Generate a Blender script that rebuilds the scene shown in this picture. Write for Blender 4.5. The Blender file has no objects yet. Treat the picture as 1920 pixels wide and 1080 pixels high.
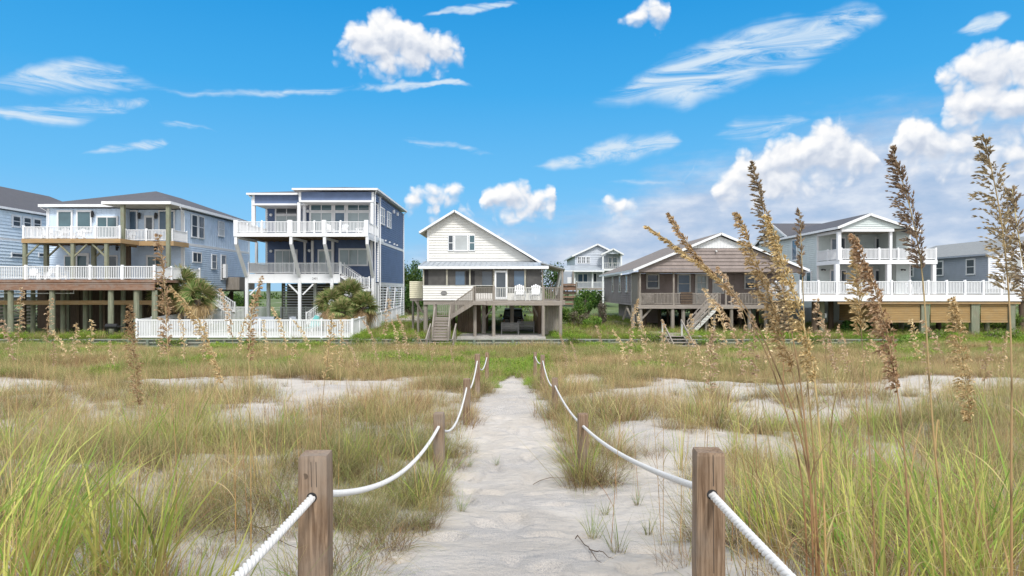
import bpy, math, random
import numpy as np
from mathutils import Vector
random.seed(7)
RNG = np.random.default_rng(11)
sc = bpy.context.scene
COL = sc.collection
R = math.radians

# ------------------------------------------------------------------ camera
F, CX, HY, CH = 1280.0, 960.0, 545.0, 4.2        # focal length in photo pixels, principal point, horizon row, eye height
cam = bpy.data.cameras.new('camera'); camo = bpy.data.objects.new('camera', cam); COL.objects.link(camo)
cam.lens = 24.0; cam.sensor_width = 36.0; cam.clip_start = 0.05; cam.clip_end = 6000
camo.location = (0, 0, CH); camo.rotation_euler = (R(90), 0, 0); cam.shift_y = 5.0/1920
sc.camera = camo

def X(px, d): return (px-CX)*d/F
def Z(py, d): return CH+(HY-py)*d/F
def P(px, py, d): return Vector((X(px, d), d, Z(py, d)))

# ------------------------------------------------------------------ world, sun, exposure
SUN_EL, SUN_AZ = 50, 166       # azimuth clockwise from +Y (the view direction)
EXPOSURE = 0.88
SKY_STRENGTH = 0.10
sc.view_settings.view_transform = 'Standard'; sc.view_settings.look = 'None'
sc.view_settings.exposure = EXPOSURE; sc.view_settings.gamma = 1.0
world = bpy.data.worlds.new('World'); sc.world = world; world.use_nodes = True
wn = world.node_tree

WL = 1.0/(SKY_STRENGTH*2**EXPOSURE)
def dc(r, g_, b):      # a sky colour as it should show, in sRGB bytes
    f = lambda v: ((v/255+.055)/1.055)**2.4*WL
    return (f(r), f(g_), f(b))
class NG:
    """tiny node-graph helper"""
    dim = '3D'
    def __init__(s, nt): s.nt = nt
    def n(s, t, **kw):
        nd = s.nt.nodes.new(t)
        for k, v in kw.items(): setattr(nd, k, v)
        return nd
    def l(s, a, b): s.nt.links.new(a, b)
    def put(s, sock, v):
        if hasattr(v, 'is_output') or hasattr(v, 'links'): s.l(v, sock)
        else: sock.default_value = v
    def m(s, op, a, b=None, c=None, clamp=False):
        nd = s.n('ShaderNodeMath', operation=op); nd.use_clamp = clamp
        s.put(nd.inputs[0], a)
        if b is not None: s.put(nd.inputs[1], b)
        if c is not None: s.put(nd.inputs[2], c)
        return nd.outputs[0]
    def v(s, op, a, b=None):
        nd = s.n('ShaderNodeVectorMath', operation=op)
        s.put(nd.inputs[0], a)
        if b is not None:
            if op == 'SCALE': s.put(nd.inputs[3], b)
            else: s.put(nd.inputs[1], b)
        return nd.outputs['Value'] if op in ('LENGTH', 'DOT_PRODUCT') else nd.outputs[0]
    def noise(s, vec, scale, detail=4, rough=.55, color=False, dist=0.0):
        nd = s.n('ShaderNodeTexNoise'); nd.noise_dimensions = s.dim; s.put(nd.inputs['Vector'], vec)
        nd.inputs['Scale'].default_value = scale; nd.inputs['Detail'].default_value = detail
        nd.inputs['Roughness'].default_value = rough; nd.inputs['Distortion'].default_value = dist
        return nd.outputs['Color' if color else 'Fac']
    def ss(s, x, a, b):
        nd = s.n('ShaderNodeMapRange', interpolation_type='SMOOTHSTEP')
        s.put(nd.inputs[0], x); nd.inputs[1].default_value = a; nd.inputs[2].default_value = b
        return nd.outputs[0]
    def mix(s, f, a, b):
        nd = s.n('ShaderNodeMix', data_type='RGBA'); s.put(nd.inputs[0], f)
        s.put(nd.inputs[6], a); s.put(nd.inputs[7], b)
        return nd.outputs[2]
    def ramp(s, f, stops):
        nd = s.n('ShaderNodeValToRGB'); s.put(nd.inputs[0], f)
        e = nd.color_ramp.elements
        while len(e) < len(stops): e.new(.5)
        for k, (p, c) in enumerate(stops): e[k].position = p; e[k].color = (*c, 1)
        return nd.outputs[0]

g = NG(wn); g.dim = '2D'; wn.nodes.clear()
wo = g.n('ShaderNodeOutputWorld'); bg = g.n('ShaderNodeBackground'); g.l(bg.outputs[0], wo.inputs[0])
sky = g.n('ShaderNodeTexSky', sky_type='NISHITA'); sky.sun_disc = False
sky.sun_elevation = R(SUN_EL); sky.sun_rotation = R(SUN_AZ); sky.air_density = 1.0; sky.dust_density = 0.6; sky.ozone_density = 2.5
tc = g.n('ShaderNodeTexCoord'); D = tc.outputs['Generated']
sep = g.n('ShaderNodeSeparateXYZ'); g.l(D, sep.inputs[0])
dx, dy, dz = sep.outputs
az = g.m('ARCTAN2', dx, dy)
hl = g.m('SQRT', g.m('MAXIMUM', g.m('ADD', g.m('MULTIPLY', dx, dx), g.m('MULTIPLY', dy, dy)), 1e-4))
te = g.m('DIVIDE', dz, hl)
comb = g.n('ShaderNodeCombineXYZ'); g.l(az, comb.inputs[0]); g.l(te, comb.inputs[1])
p0 = comb.outputs[0]

CUM_LAYERS = [   # outlines as (px, top py, bottom py) in the photograph's angular grid; empty between groups
 [[(614, 90), (625, 78, 96), (640, 64, 101), (660, 42, 108), (682, 29, 116), (706, 20, 124), (740, 17, 135), (770, 30, 141), (800, 52, 134), (832, 64, 122), (856, 68, 112), (873, 86, 100), (882, 95)],
  [(1140, 40), (1180, 24, 43), (1208, 6, 43), (1236, -4, 38), (1254, 8, 32), (1263, 24)],
  [(1735, 157), (1765, 128, 168), (1795, 104, 175), (1835, 88, 178), (1880, 80, 178), (1960, 70, 180)]],
 [[(780, 396), (800, 383, 405), (826, 380, 405), (838, 395)], [(848, 402), (862, 385, 412), (880, 383, 413), (897, 402)],
  [(1318, 352), (1345, 336, 376), (1366, 312, 378), (1384, 283, 376), (1402, 285, 376), (1416, 300, 376), (1437, 278, 374), (1457, 260, 370), (1478, 262, 365), (1502, 256, 355), (1522, 240, 348), (1545, 226, 342), (1572, 224, 335), (1590, 246, 330), (1618, 252, 326), (1638, 272, 322), (1664, 300)],
  [(1744, 208), (1770, 178, 228), (1800, 164, 240), (1850, 154, 250), (1960, 150, 255)]],
 [[(744, 376), (766, 357, 383), (792, 349, 386), (840, 347, 376), (862, 339, 364), (886, 338)],
  [(893, 386), (906, 354, 406), (928, 344, 408), (948, 336, 408), (968, 335, 408), (987, 346, 405), (1001, 360, 404), (1019, 344, 402), (1036, 343, 400), (1050, 370)],
  [(1105, 390), (1135, 368, 400), (1185, 370, 400), (1215, 390)],
  [(1658, 292), (1676, 243, 304), (1692, 221, 312), (1714, 213, 320), (1742, 220, 322), (1768, 240, 320), (1795, 252, 316), (1835, 250, 312), (1875, 264, 316), (1960, 276, 318)]],
]
def azp(px): return (math.atan((px-CX)/F)+.7)/1.4
def tep(px, py): return (HY-py)/F*math.cos(math.atan((px-CX)/F))
def profile(q, fac, stops):
    nd = q.n('ShaderNodeValToRGB'); q.l(fac, nd.inputs[0]); e = nd.color_ramp.elements
    while len(e) < len(stops): e.new(.5)
    assert len(stops) <= 32, len(stops)
    for k, (p, c) in enumerate(stops): e[k].position = min(1, max(0, p)); e[k].color = (*c, 1)
    sp_ = q.n('ShaderNodeSeparateColor'); q.l(nd.outputs[0], sp_.inputs[0]); return sp_.outputs
cg = bpy.data.node_groups.new('cloud_field', 'ShaderNodeTree')
cg.interface.new_socket('P', in_out='INPUT', socket_type='NodeSocketVector')
cg.interface.new_socket('F', in_out='OUTPUT', socket_type='NodeSocketFloat')
h = NG(cg); gi = h.n('NodeGroupInput'); go = h.n('NodeGroupOutput'); h.dim = '2D'
pin = gi.outputs[0]
billow = h.n('ShaderNodeTexVoronoi', feature='F1', voronoi_dimensions='2D'); h.l(h.v('ADD', pin, h.v('SCALE', h.noise(pin, 26, 2, .5, True), .02)), billow.inputs['Vector']); billow.inputs['Scale'].default_value = 34; billow.inputs['Detail'].default_value = 2; billow.inputs['Roughness'].default_value = .45
w1 = h.v('SUBTRACT', h.noise(pin, 26, 5, .58, True), (.5, .5, .5))
pw = h.v('ADD', pin, h.v('SCALE', w1, .019))
sp2 = h.n('ShaderNodeSeparateXYZ'); h.l(pw, sp2.inputs[0]); fac = h.m('DIVIDE', h.m('ADD', sp2.outputs[0], .7), 1.4); acc = None
for layer in CUM_LAYERS:
    st_ = []
    for grp_ in layer:
        for c in grp_:
            if len(c) == 2: st_.append((azp(c[0]), (tep(c[0], c[1]+36)+.2, tep(c[0], c[1]-36)+.2, 0)))
            else: st_.append((azp(c[0]), (tep(c[0], c[1])+.2, tep(c[0], c[2])+.2, 0)))
    if layer[-1][-1][0] > 1900: pass
    pr = profile(h, fac, st_)
    t2 = h.m('ADD', sp2.outputs[1], .2)
    q1 = h.m('MINIMUM', h.m('SUBTRACT', pr[0], t2), h.m('MULTIPLY', h.m('SUBTRACT', t2, h.m('SUBTRACT', pr[1], .006)), .45))
    acc = q1 if acc is None else h.m('MAXIMUM', acc, q1)
inside = h.m('MULTIPLY', h.ss(fac, .0, .02), h.m('SUBTRACT', 1.0, h.ss(fac, .97, 1.0)))
f1 = h.m('SUBTRACT', h.m('MULTIPLY', h.m('MINIMUM', h.m('ADD', acc, .008), .045), 38.0), h.m('MULTIPLY', h.m('SUBTRACT', billow.outputs['Distance'], .34), .70))
f1 = h.m('SUBTRACT', f1, h.m('MULTIPLY', h.m('SUBTRACT', 1.0, inside), 4.0))
h.l(f1, go.inputs[0])
def field(p):
    nd = g.n('ShaderNodeGroup', node_tree=cg); g.l(p, nd.inputs[0]); return nd.outputs[0]
f0 = field(p0)
f2 = field(g.v('ADD', p0, (-.004, .011, 0)))
dens = g.ss(f0, -.12, .55)
lit = g.m('ADD', .66, g.m('MULTIPLY', g.m('SUBTRACT', f0, f2), .62), clamp=True)
ccol = g.ramp(lit, [(0, dc(176, 192, 216)), (.45, dc(206, 215, 230)), (.72, dc(236, 240, 247)), (1, dc(256, 256, 256))])
# wisps of high cloud: px, py, rx, ry, tilt, strength
WISPS = [[(-20, 155, 10, .2), (60, 148, 24, .62), (150, 145, 28, .66), (240, 152, 22, .5), (300, 165, 6, .15), (400, 174, 7, .3), (450, 175, 6, .3), (560, 173, 9, .36), (700, 166, 8, .36), (760, 158, 8, .55), (860, 157, 5, .6), (892, 157, 3, 0), (985, 315, 2, 0), (1030, 305, 12, .4), (1100, 290, 22, .55), (1180, 278, 28, .55), (1262, 262, 22, .5), (1280, 262, 3, 0), (1795, 60, 3, 0), (1825, 50, 14, .7), (1860, 42, 14, .7), (1888, 34, 3, 0)],
 [(-10, 210, 6, .4), (70, 215, 16, .58), (140, 205, 20, .5), (215, 200, 13, .5), (270, 197, 8, .35), (288, 196, 2, 0), (292, 236, 1, 0), (305, 236, 5, .1), (340, 240, 6, .45), (410, 248, 2, 0), (790, 30, 3, 0), (830, 26, 6, .5), (880, 16, 12, .6), (950, 6, 6, .6), (970, 5, 2, 0), (1100, 200, 6, 0), (1190, 170, 30, .5), (1280, 150, 52, .72), (1350, 120, 52, .78), (1430, 95, 48, .76), (1520, 75, 45, .7), (1580, 50, 42, .6), (1640, 35, 20, .4), (1665, 30, 5, 0)],
 [(140, 282, 2, 0), (200, 276, 9, .5), (300, 272, 7, .5), (315, 272, 2, 0), (745, 253, 2, 0), (780, 262, 6, .5), (850, 272, 7, .45), (900, 286, 8, .45), (932, 290, 2, 0), (1130, 345, 4, 0), (1180, 345, 8, .25), (1290, 345, 6, .2), (1330, 255, 6, 0), (1380, 240, 24, .45), (1440, 238, 24, .5), (1510, 220, 8, .4), (1530, 220, 2, 0)]]
st = g.n('ShaderNodeMapping'); g.l(p0, st.inputs[0]); st.inputs['Rotation'].default_value = (0, 0, R(-14)); st.inputs['Scale'].default_value = (7, 42, 1)
sn = g.noise(st.outputs[0], 1.0, 6, .68, dist=.6)
ww = g.v('SUBTRACT', g.noise(p0, 9, 4, .6, True), (.5, .5, .5))
pq = g.v('MULTIPLY', g.v('ADD', p0, g.v('SCALE', ww, .032)), (1, 1, 0))
sp3 = g.n('ShaderNodeSeparateXYZ'); g.l(pq, sp3.inputs[0]); fac3 = g.m('DIVIDE', g.m('ADD', sp3.outputs[0], .7), 1.4); wacc = None
for lay in WISPS:
    pr = profile(g, fac3, [(azp(a), (tep(a, b_)+.2, c_/F*1.15, s_)) for a, b_, c_, s_ in lay])
    q_ = g.m('SUBTRACT', 1.0, g.m('DIVIDE', g.m('ABSOLUTE', g.m('SUBTRACT', g.m('ADD', sp3.outputs[1], .2), pr[0])), g.m('MAXIMUM', pr[1], .001)), clamp=True)
    q_ = g.m('MULTIPLY', q_, pr[2]); wacc = q_ if wacc is None else g.m('MAXIMUM', wacc, q_)
wd = g.m('MULTIPLY', g.ss(wacc, .0, .42), g.ss(sn, .30, .66))
# the sheet of cloud that fills the low sky to the right, and unseen brighter cloud added round the view for fill light
shn = g.noise(g.v('MULTIPLY', p0, (3.2, 11, 1)), 1.6, 6, .6)
shn2 = g.noise(g.v('MULTIPLY', p0, (5, 12, 1)), 3.1, 5, .55)
edge = g.m('SUBTRACT', g.ss(az, -.24, .50), 0)                 # rises towards the right
top = g.m('ADD', .05, g.m('MULTIPLY', edge, .15))
sheet = g.ss(g.m('ADD', g.m('SUBTRACT', top, te), g.m('MULTIPLY', g.m('SUBTRACT', shn, .5), .13)), -.045, .05)
rightish = g.ss(az, -.32, .0)
sheet = g.m('MULTIPLY', sheet, rightish)
g.dim = '3D'
fill_cloud = g.m('MULTIPLY', g.ss(g.noise(g.v('MULTIPLY', D, (2, 2, 3)), 1.5, 4, .55), .30, .52), g.m('MAXIMUM', g.ss(g.m('ABSOLUTE', az), .78, 1.15), g.ss(te, .62, 1.1)))
sheet = g.m('MULTIPLY', sheet, .88)
shcol = g.ramp(shn2, [(.30, dc(178, 197, 225)), (.5, dc(198, 210, 231)), (.72, dc(228, 233, 243))])
tint = g.n('ShaderNodeMix', data_type='RGBA', blend_type='MULTIPLY'); tint.inputs[0].default_value = 1
g.l(sky.outputs[0], tint.inputs[6]); tint.inputs[7].default_value = (.22, .80, 1.3, 1)
grad = g.ramp(g.m('DIVIDE', te, 1.2, clamp=True), [(0, dc(168, 208, 240)), (.13, dc(112, 191, 241)), (.24, dc(70, 172, 235)), (.36, dc(40, 154, 225)), (1, dc(24, 112, 200))])
base = g.mix(.93, tint.outputs[2], grad)
c1 = g.mix(wd, base, (*dc(212, 231, 248), 1))
c2 = g.mix(sheet, c1, shcol)
c2 = g.mix(fill_cloud, c2, g.ramp(shn2, [(.3, dc(246, 249, 255)), (.7, dc(335, 336, 338))]))
c3 = g.mix(dens, c2, ccol)
g.l(c3, bg.inputs[0]); bg.inputs[1].default_value = SKY_STRENGTH
sc.cycles.max_bounces = 5; sc.cycles.diffuse_bounces = 3; sc.cycles.glossy_bounces = 2; sc.cycles.transmission_bounces = 2
world.cycles.sampling_method = 'MANUAL'; world.cycles.sample_map_resolution = 512

sl = bpy.data.lights.new('sun', 'SUN'); so = bpy.data.objects.new('sun', sl); COL.objects.link(so)
sl.energy = 1.6; sl.angle = R(12); sl.color = (1, .965, .915)
sd = Vector((math.sin(R(SUN_AZ))*math.cos(R(SUN_EL)), math.cos(R(SUN_AZ))*math.cos(R(SUN_EL)), math.sin(R(SUN_EL))))
so.rotation_euler = sd.to_track_quat('Z', 'Y').to_euler(); so.location = (0, -20, 40)

# ------------------------------------------------------------------ materials
MATS = {}
def mat_base(name):
    m = bpy.data.materials.new(name); m.use_nodes = True; q = NG(m.node_tree); b = m.node_tree.nodes['Principled BSDF']
    MATS[name] = m; return m, q, b
def painted(name, col, rough=.55, var=.10, dirt=.12, sc_=1.5, grain=(1, 1, 1), bump=.0, spec=.4):
    m, q, b = mat_base(name)
    pos = q.n('ShaderNodeNewGeometry').outputs['Position']
    nv = q.noise(q.v('MULTIPLY', pos, grain), sc_, 6, .62)
    n2 = q.noise(q.v('MULTIPLY', pos, (1, 1, .25)), 2.3, 5, .7)
    a = tuple(c*(1-var) for c in col)+(1,); z = tuple(min(1, c*(1+var)) for c in col)+(1,)
    c = q.mix(q.ss(nv, .3, .7), a, z)
    d = tuple(c_*.55 for c_ in col)
    c = q.mix(q.m('MULTIPLY', q.ss(n2, .52, .80), dirt*3), c, (d[0], d[1]*.97, d[2]*.9, 1))
    q.l(c, b.inputs['Base Color']); b.inputs['Roughness'].default_value = rough; b.inputs['Specular IOR Level'].default_value = spec
    if bump:
        bp = q.n('ShaderNodeBump'); bp.inputs['Strength'].default_value = bump; bp.inputs['Distance'].default_value = .02
        q.l(nv, bp.inputs['Height']); q.l(bp.outputs[0], b.inputs['Normal'])
    return m
def wood(name, c1, c2, c3, axis='z', scale=1.0, bump=.4, rough=.85):
    m, q, b = mat_base(name)
    pos = q.n('ShaderNodeNewGeometry').outputs['Position']
    s = {'z': (22, 22, 1.1), 'x': (1.1, 22, 22), 'y': (22, 1.1, 22)}[axis]
    s = tuple(k*scale for k in s)
    n1 = q.noise(q.v('MULTIPLY', pos, s), 1.0, 6, .65, dist=.8)
    n2 = q.noise(pos, 2.2, 5, .6)
    c = q.mix(q.ss(n1, .3, .7), (*c1, 1), (*c2, 1))
    c = q.mix(q.m('MULTIPLY', q.ss(n2, .42, .72), .75), c, (*c3, 1))
    q.l(c, b.inputs['Base Color']); b.inputs['Roughness'].default_value = rough; b.inputs['Specular IOR Level'].default_value = .2
    bp = q.n('ShaderNodeBump'); bp.inputs['Strength'].default_value = bump; bp.inputs['Distance'].default_value = .012
    q.l(n1, bp.inputs['Height']); q.l(bp.outputs[0], b.inputs['Normal'])
    return m
painted('white_vinyl', (.80, .81, .82), .4, .03, .05)
painted('white_trim', (.76, .77, .78), .5, .04, .10)
painted('white_old', (.60, .60, .57), .7, .10, .22)
painted('lightblue_siding', (.58, .70, .84), .6, .06, .10)
painted('paleblue_siding', (.68, .79, .88), .6, .06, .10)
painted('navy_siding', (.11, .16, .28), .55, .12, .10)
painted('cream_siding', (.76, .745, .70), .65, .05, .10)
painted('cream_box', (.66, .62, .46), .65, .06, .12)
painted('brown_siding', (.285, .235, .215), .75, .13, .14)
painted('green_siding', (.60, .66, .645), .65, .05, .08)
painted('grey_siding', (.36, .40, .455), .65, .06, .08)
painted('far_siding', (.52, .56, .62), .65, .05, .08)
painted('grey_siding_lit', (.70, .74, .80), .65, .05, .08)  # lit front of the grey house, light put into the colour
painted('screen', (.085, .082, .078), .5, .18, .0, spec=.35)
painted('dark_inside', (.025, .024, .025), .8, .2, 0)
painted('black_metal', (.02, .02, .022), .4, .1, 0)
painted('concrete', (.42, .40, .37), .9, .12, .25, 2, bump=.3)
painted('soffit_tan', (.44, .42, .34), .7, .06, .12)
painted('teal', (.12, .45, .45), .6)
painted('lime', (.12, .42, .03), .6)
painted('car_paint', (.015, .016, .02), .2, .1, .0, spec=.7)
painted('rubber', (.02, .02, .02), .8)
painted('metal_roof', (.34, .375, .41), .45, .10, .2, .9, spec=.5)
wood('weathered', (.205, .180, .155), (.36, .325, .285), (.26, .225, .185))
wood('weathered_x', (.235, .205, .18), (.385, .345, .31), (.29, .25, .21), 'x')
wood('green_timber', (.155, .175, .120), (.29, .30, .22), (.225, .205, .145))
wood('brace_timber', (.17, .185, .13), (.31, .31, .22), (.26, .225, .15), 'x')
wood('rust_beam', (.17, .090, .055), (.31, .195, .14), (.27, .22, .19), 'x')
wood('tan_beam', (.30, .19, .085), (.45, .31, .17), (.36, .27, .17), 'x')
wood('tan_slat', (.34, .21, .085), (.47, .32, .15), (.38, .27, .14), 'x')
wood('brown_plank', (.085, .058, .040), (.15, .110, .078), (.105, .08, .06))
wood('soffit_wood', (.16, .105, .06), (.30, .21, .125), (.21, .15, .09), 'x')
wood('wall_plank', (.10, .15, .125), (.20, .235, .19), (.225, .205, .165))
wood('wall_cap', (.17, .215, .175), (.34, .355, .305), (.32, .28, .24), 'x')
wood('post_wood', (.13, .082, .050), (.34, .240, .160), (.29, .24, .195), 'z', 2.0, 1.0)
wood('bench_wood', (.16, .16, .155), (.27, .265, .255), (.2, .2, .2), 'x')
wood('palm_trunk', (.12, .09, .065), (.25, .20, .15), (.17, .13, .1))

def shingle(name, col):
    m, q, b = mat_base(name)
    pos = q.n('ShaderNodeNewGeometry').outputs['Position']
    n1 = q.noise(pos, 9, 6, .75); n2 = q.noise(q.v('MULTIPLY', pos, (.5, 2, 3)), 2, 4, .6)
    wv = q.n('ShaderNodeTexWave', bands_direction='Z'); q.l(pos, wv.inputs[0]); wv.inputs['Scale'].default_value = 2.6; wv.inputs['Distortion'].default_value = .6
    c = q.mix(n1, tuple(k*.55 for k in col)+(1,), tuple(k*1.5 for k in col)+(1,))
    c = q.mix(q.m('MULTIPLY', q.ss(n2, .4, .7), .5), c, tuple(k*.8 for k in col)+(1,))
    c = q.mix(q.m('MULTIPLY', q.ss(wv.outputs['Fac'], .0, .25), .0), c, (0, 0, 0, 1))
    q.l(c, b.inputs['Base Color']); b.inputs['Roughness'].default_value = .9
    bp = q.n('ShaderNodeBump'); bp.inputs['Strength'].default_value = .5; bp.inputs['Distance'].default_value = .03
    q.l(q.m('ADD', wv.outputs['Fac'], n1), bp.inputs['Height']); q.l(bp.outputs[0], b.inputs['Normal'])
shingle('roof_charcoal', (.085, .085, .095)); shingle('roof_grey', (.15, .15, .155)); shingle('roof_brown', (.20, .17, .15)); shingle('roof_light', (.24, .25, .25))

def glass(name, col, refl=.5, rough=.04, drape=0):
    m, q, b = mat_base(name)
    pos = q.n('ShaderNodeNewGeometry').outputs['Position']
    nv = q.noise(q.v('MULTIPLY', pos, (.7, .7, 1.2)), 1.3, 3, .5)
    c = q.mix(nv, tuple(k*.6 for k in col)+(1,), tuple(k*1.35 for k in col)+(1,))
    if drape:
        wv = q.n('ShaderNodeTexWave', bands_direction='X'); q.l(pos, wv.inputs[0]); wv.inputs['Scale'].default_value = 3.2; wv.inputs['Distortion'].default_value = 1.0
        c = q.mix(q.m('MULTIPLY', wv.outputs['Fac'], drape), c, tuple(min(1, k*2.0) for k in col)+(1,))
    q.l(c, b.inputs['Base Color']); b.inputs['Roughness'].default_value = rough
    b.inputs['Specular IOR Level'].default_value = refl*.5; b.inputs['IOR'].default_value = 1.5
    bp = q.n('ShaderNodeBump'); bp.inputs['Strength'].default_value = .05; q.l(nv, bp.inputs['Height']); q.l(bp.outputs[0], b.inputs['Normal'])
glass('glass_dark', (.06, .075, .09), 1.0); glass('glass_teal', (.07, .13, .15), 1.0); glass('glass_blue', (.09, .14, .20), 1.0)
glass('glass_drape', (.26, .31, .32), .8, .08, .6); glass('glass_blind', (.40, .42, .42), .6, .2, .2)

def leafmat(name, transl=.35, rough=.6, gain=.95):
    m, q, b = mat_base(name)
    at = q.n('ShaderNodeAttribute', attribute_name='Col')
    oi = q.n('ShaderNodeObjectInfo')
    hs = q.n('ShaderNodeHueSaturation'); q.l(at.outputs['Color'], hs.inputs['Color'])
    q.l(q.m('ADD', gain, q.m('MULTIPLY', oi.outputs['Random'], .45)), hs.inputs['Value'])
    q.l(q.m('ADD', .485, q.m('MULTIPLY', oi.outputs['Random'], .03)), hs.inputs['Hue'])
    pos = q.n('ShaderNodeNewGeometry').outputs['Position']
    col = hs.outputs[0]
    q.l(col, b.inputs['Base Color']); b.inputs['Roughness'].default_value = rough; b.inputs['Specular IOR Level'].default_value = .25
    tr = q.n('ShaderNodeBsdfTranslucent'); q.l(col, tr.inputs[0])
    mx = q.n('ShaderNodeMixShader'); mx.inputs[0].default_value = transl
    q.l(b.outputs[0], mx.inputs[1]); q.l(tr.outputs[0], mx.inputs[2])
    out = [n for n in m.node_tree.nodes if n.type == 'OUTPUT_MATERIAL'][0]; q.l(mx.outputs[0], out.inputs[0])
    return m
leafmat('grass', .42, gain=1.14); leafmat('foliage', .25); leafmat('seed', .35, .7, gain=1.1)

m, q, b = mat_base('rope')
pos = q.n('ShaderNodeNewGeometry').outputs['Position']
q.l(q.mix(q.noise(pos, 60, 4, .6), (.50, .495, .48, 1), (.74, .735, .72, 1)), b.inputs['Base Color']); b.inputs['Roughness'].default_value = .7
bp = q.n('ShaderNodeBump'); bp.inputs['Strength'].default_value = .35; bp.inputs['Distance'].default_value = .003
q.l(q.noise(pos, 420, 3, .6), bp.inputs['Height']); q.l(bp.outputs[0], b.inputs['Normal'])

m, q, b = mat_base('sand')
pos = q.n('ShaderNodeNewGeometry').outputs['Position']
n1 = q.noise(pos, 1.1, 5, .6); n2 = q.noise(pos, 55, 4, .8); n3 = q.noise(pos, .55, 4, .6); n4 = q.noise(pos, 190, 2, .8)
c = q.mix(q.ss(n1, .3, .7), (.50, .455, .40, 1), (.60, .555, .50, 1))
grit = q.m('MULTIPLY', q.ss(n3, .46, .62), q.ss(n4, .50, .60))
c = q.mix(q.m('MULTIPLY', grit, .85), c, (.15, .155, .18, 1))
c = q.mix(q.m('MULTIPLY', q.ss(n2, .62, .74), .35), c, (.30, .27, .23, 1))
sx_ = q.n('ShaderNodeSeparateXYZ'); q.l(pos, sx_.inputs[0])
trod = q.m('MULTIPLY', q.m('SUBTRACT', 1.0, q.ss(q.m('ABSOLUTE', q.m('ADD', sx_.outputs[0], q.m('MULTIPLY', q.m('SUBTRACT', n1, .5), 1.2))), .15, .75)), q.m('SUBTRACT', 1.0, q.ss(sx_.outputs[1], 7, 16)))
c = q.mix(q.m('MULTIPLY', q.m('MULTIPLY', trod, q.ss(q.noise(pos, 95, 3, .8), .45, .62)), .65), c, (.22, .22, .235, 1))
q.l(c, b.inputs['Base Color']); b.inputs['Roughness'].default_value = .95; b.inputs['Specular IOR Level'].default_value = .15
vo = q.n('ShaderNodeTexVoronoi', feature='SMOOTH_F1'); q.l(q.v('ADD', pos, q.v('SCALE', q.noise(pos, 3, 3, .6, True), .35)), vo.inputs['Vector']); vo.inputs['Scale'].default_value = 3.6
hgt = q.m('ADD', q.m('MULTIPLY', q.noise(pos, 7, 5, .62), .5), q.m('ADD', q.m('MULTIPLY', vo.outputs['Distance'], .55), q.m('MULTIPLY', n2, .10)))
bp = q.n('ShaderNodeBump'); bp.inputs['Strength'].default_value = 1.0; bp.inputs['Distance'].default_value = .13
q.l(hgt, bp.inputs['Height']); q.l(bp.outputs[0], b.inputs['Normal'])

m, q, b = mat_base('upland')
pos = q.n('ShaderNodeNewGeometry').outputs['Position']
n1 = q.noise(pos, .22, 5, .6); n2 = q.noise(pos, 3.5, 5, .7)
c = q.mix(n2, (.05, .085, .018, 1), (.13, .17, .045, 1)); c = q.mix(q.ss(n1, .60, .68), c, (.42, .39, .33, 1))
q.l(c, b.inputs['Base Color']); b.inputs['Roughness'].default_value = .95

# ------------------------------------------------------------------ noise in numpy and the lie of the land
def _h(i, j, s):
    n = (i*374761393+j*668265263+s*974711) & 0x7fffffff
    n = ((n ^ (n >> 13))*1274126177) & 0x7fffffff
    return ((n ^ (n >> 16)) & 0xffff)/65535.0
def vnoise(x, y, s=0):
    x = np.asarray(x, float); y = np.asarray(y, float)
    i = np.floor(x).astype(np.int64); j = np.floor(y).astype(np.int64); fx = x-i; fy = y-j
    fx = fx*fx*(3-2*fx); fy = fy*fy*(3-2*fy)
    return (_h(i, j, s)*(1-fx)+_h(i+1, j, s)*fx)*(1-fy)+(_h(i, j+1, s)*(1-fx)+_h(i+1, j+1, s)*fx)*fy
PY = [-20, 0, 3.6, 4.5, 7, 10.5, 17, 20.5, 24, 28, 31, 40, 49, 60]
PZ = [2.6, 2.5, 2.32, 2.25, 1.78, 1.28, 1.08, .95, .70, .40, .20, .06, 0, 0]
def path_half(y): return np.interp(y, [0, 5, 8, 12, 15, 19, 25, 30, 34], [1.15, 1.05, .90, .84, .80, .76, .62, .38, .0])
def path_c(y): return np.interp(y, [0, 5, 8, 12, 15, 20, 26, 31], [0, .06, .20, .12, -.08, 0, .10, .10])
def gz(x, y):
    x = np.asarray(x, float); y = np.asarray(y, float)
    b = np.interp(y, PY, PZ)
    side = np.clip((np.abs(x)-1.0)/1.8, 0, 1)
    hum = (vnoise(x/3.1, y/3.4, 3)-.42)*.42+(vnoise(x/1.2, y/1.3, 5)-.5)*.13
    fade = np.clip((48-y)/8, 0, 1)
    rise = .30*np.clip((-x-1.3)/1.6, 0, 1)*np.exp(-((y-8.2)/3.2)**2)+.12*np.clip((x-1.9)/3, 0, 1)*np.exp(-((y-5)/4)**2)
    small = (vnoise(x/.33, y/.33, 9)-.5)*.035+(vnoise(x/.8, y/.9, 8)-.5)*.05
    foot = -.075*np.clip((vnoise(x/.30, y/.36, 31)-.62)/.2, 0, 1)*np.clip((1.5-np.abs(x))/.4, 0, 1)*fade
    up = foot+.62*np.clip((y-45.5)/5, 0, 1)**1.3*np.clip((x-28.0)/2.0, 0, 1)
    return b+(hum*side+rise)*fade+small*fade+up
def gzf(x, y): return float(gz(np.array([x]), np.array([y]))[0])
def uz(x, y):      # ground behind the bulkhead
    x = np.asarray(x, float); y = np.asarray(y, float)
    return .6+np.interp(y, [51, 56, 75, 110, 400], [0, .12, .75, 1.0, 1.2])+(vnoise(x/4, y/4, 21)-.5)*.12*np.clip((y-51)/3, 0, 1)

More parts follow.
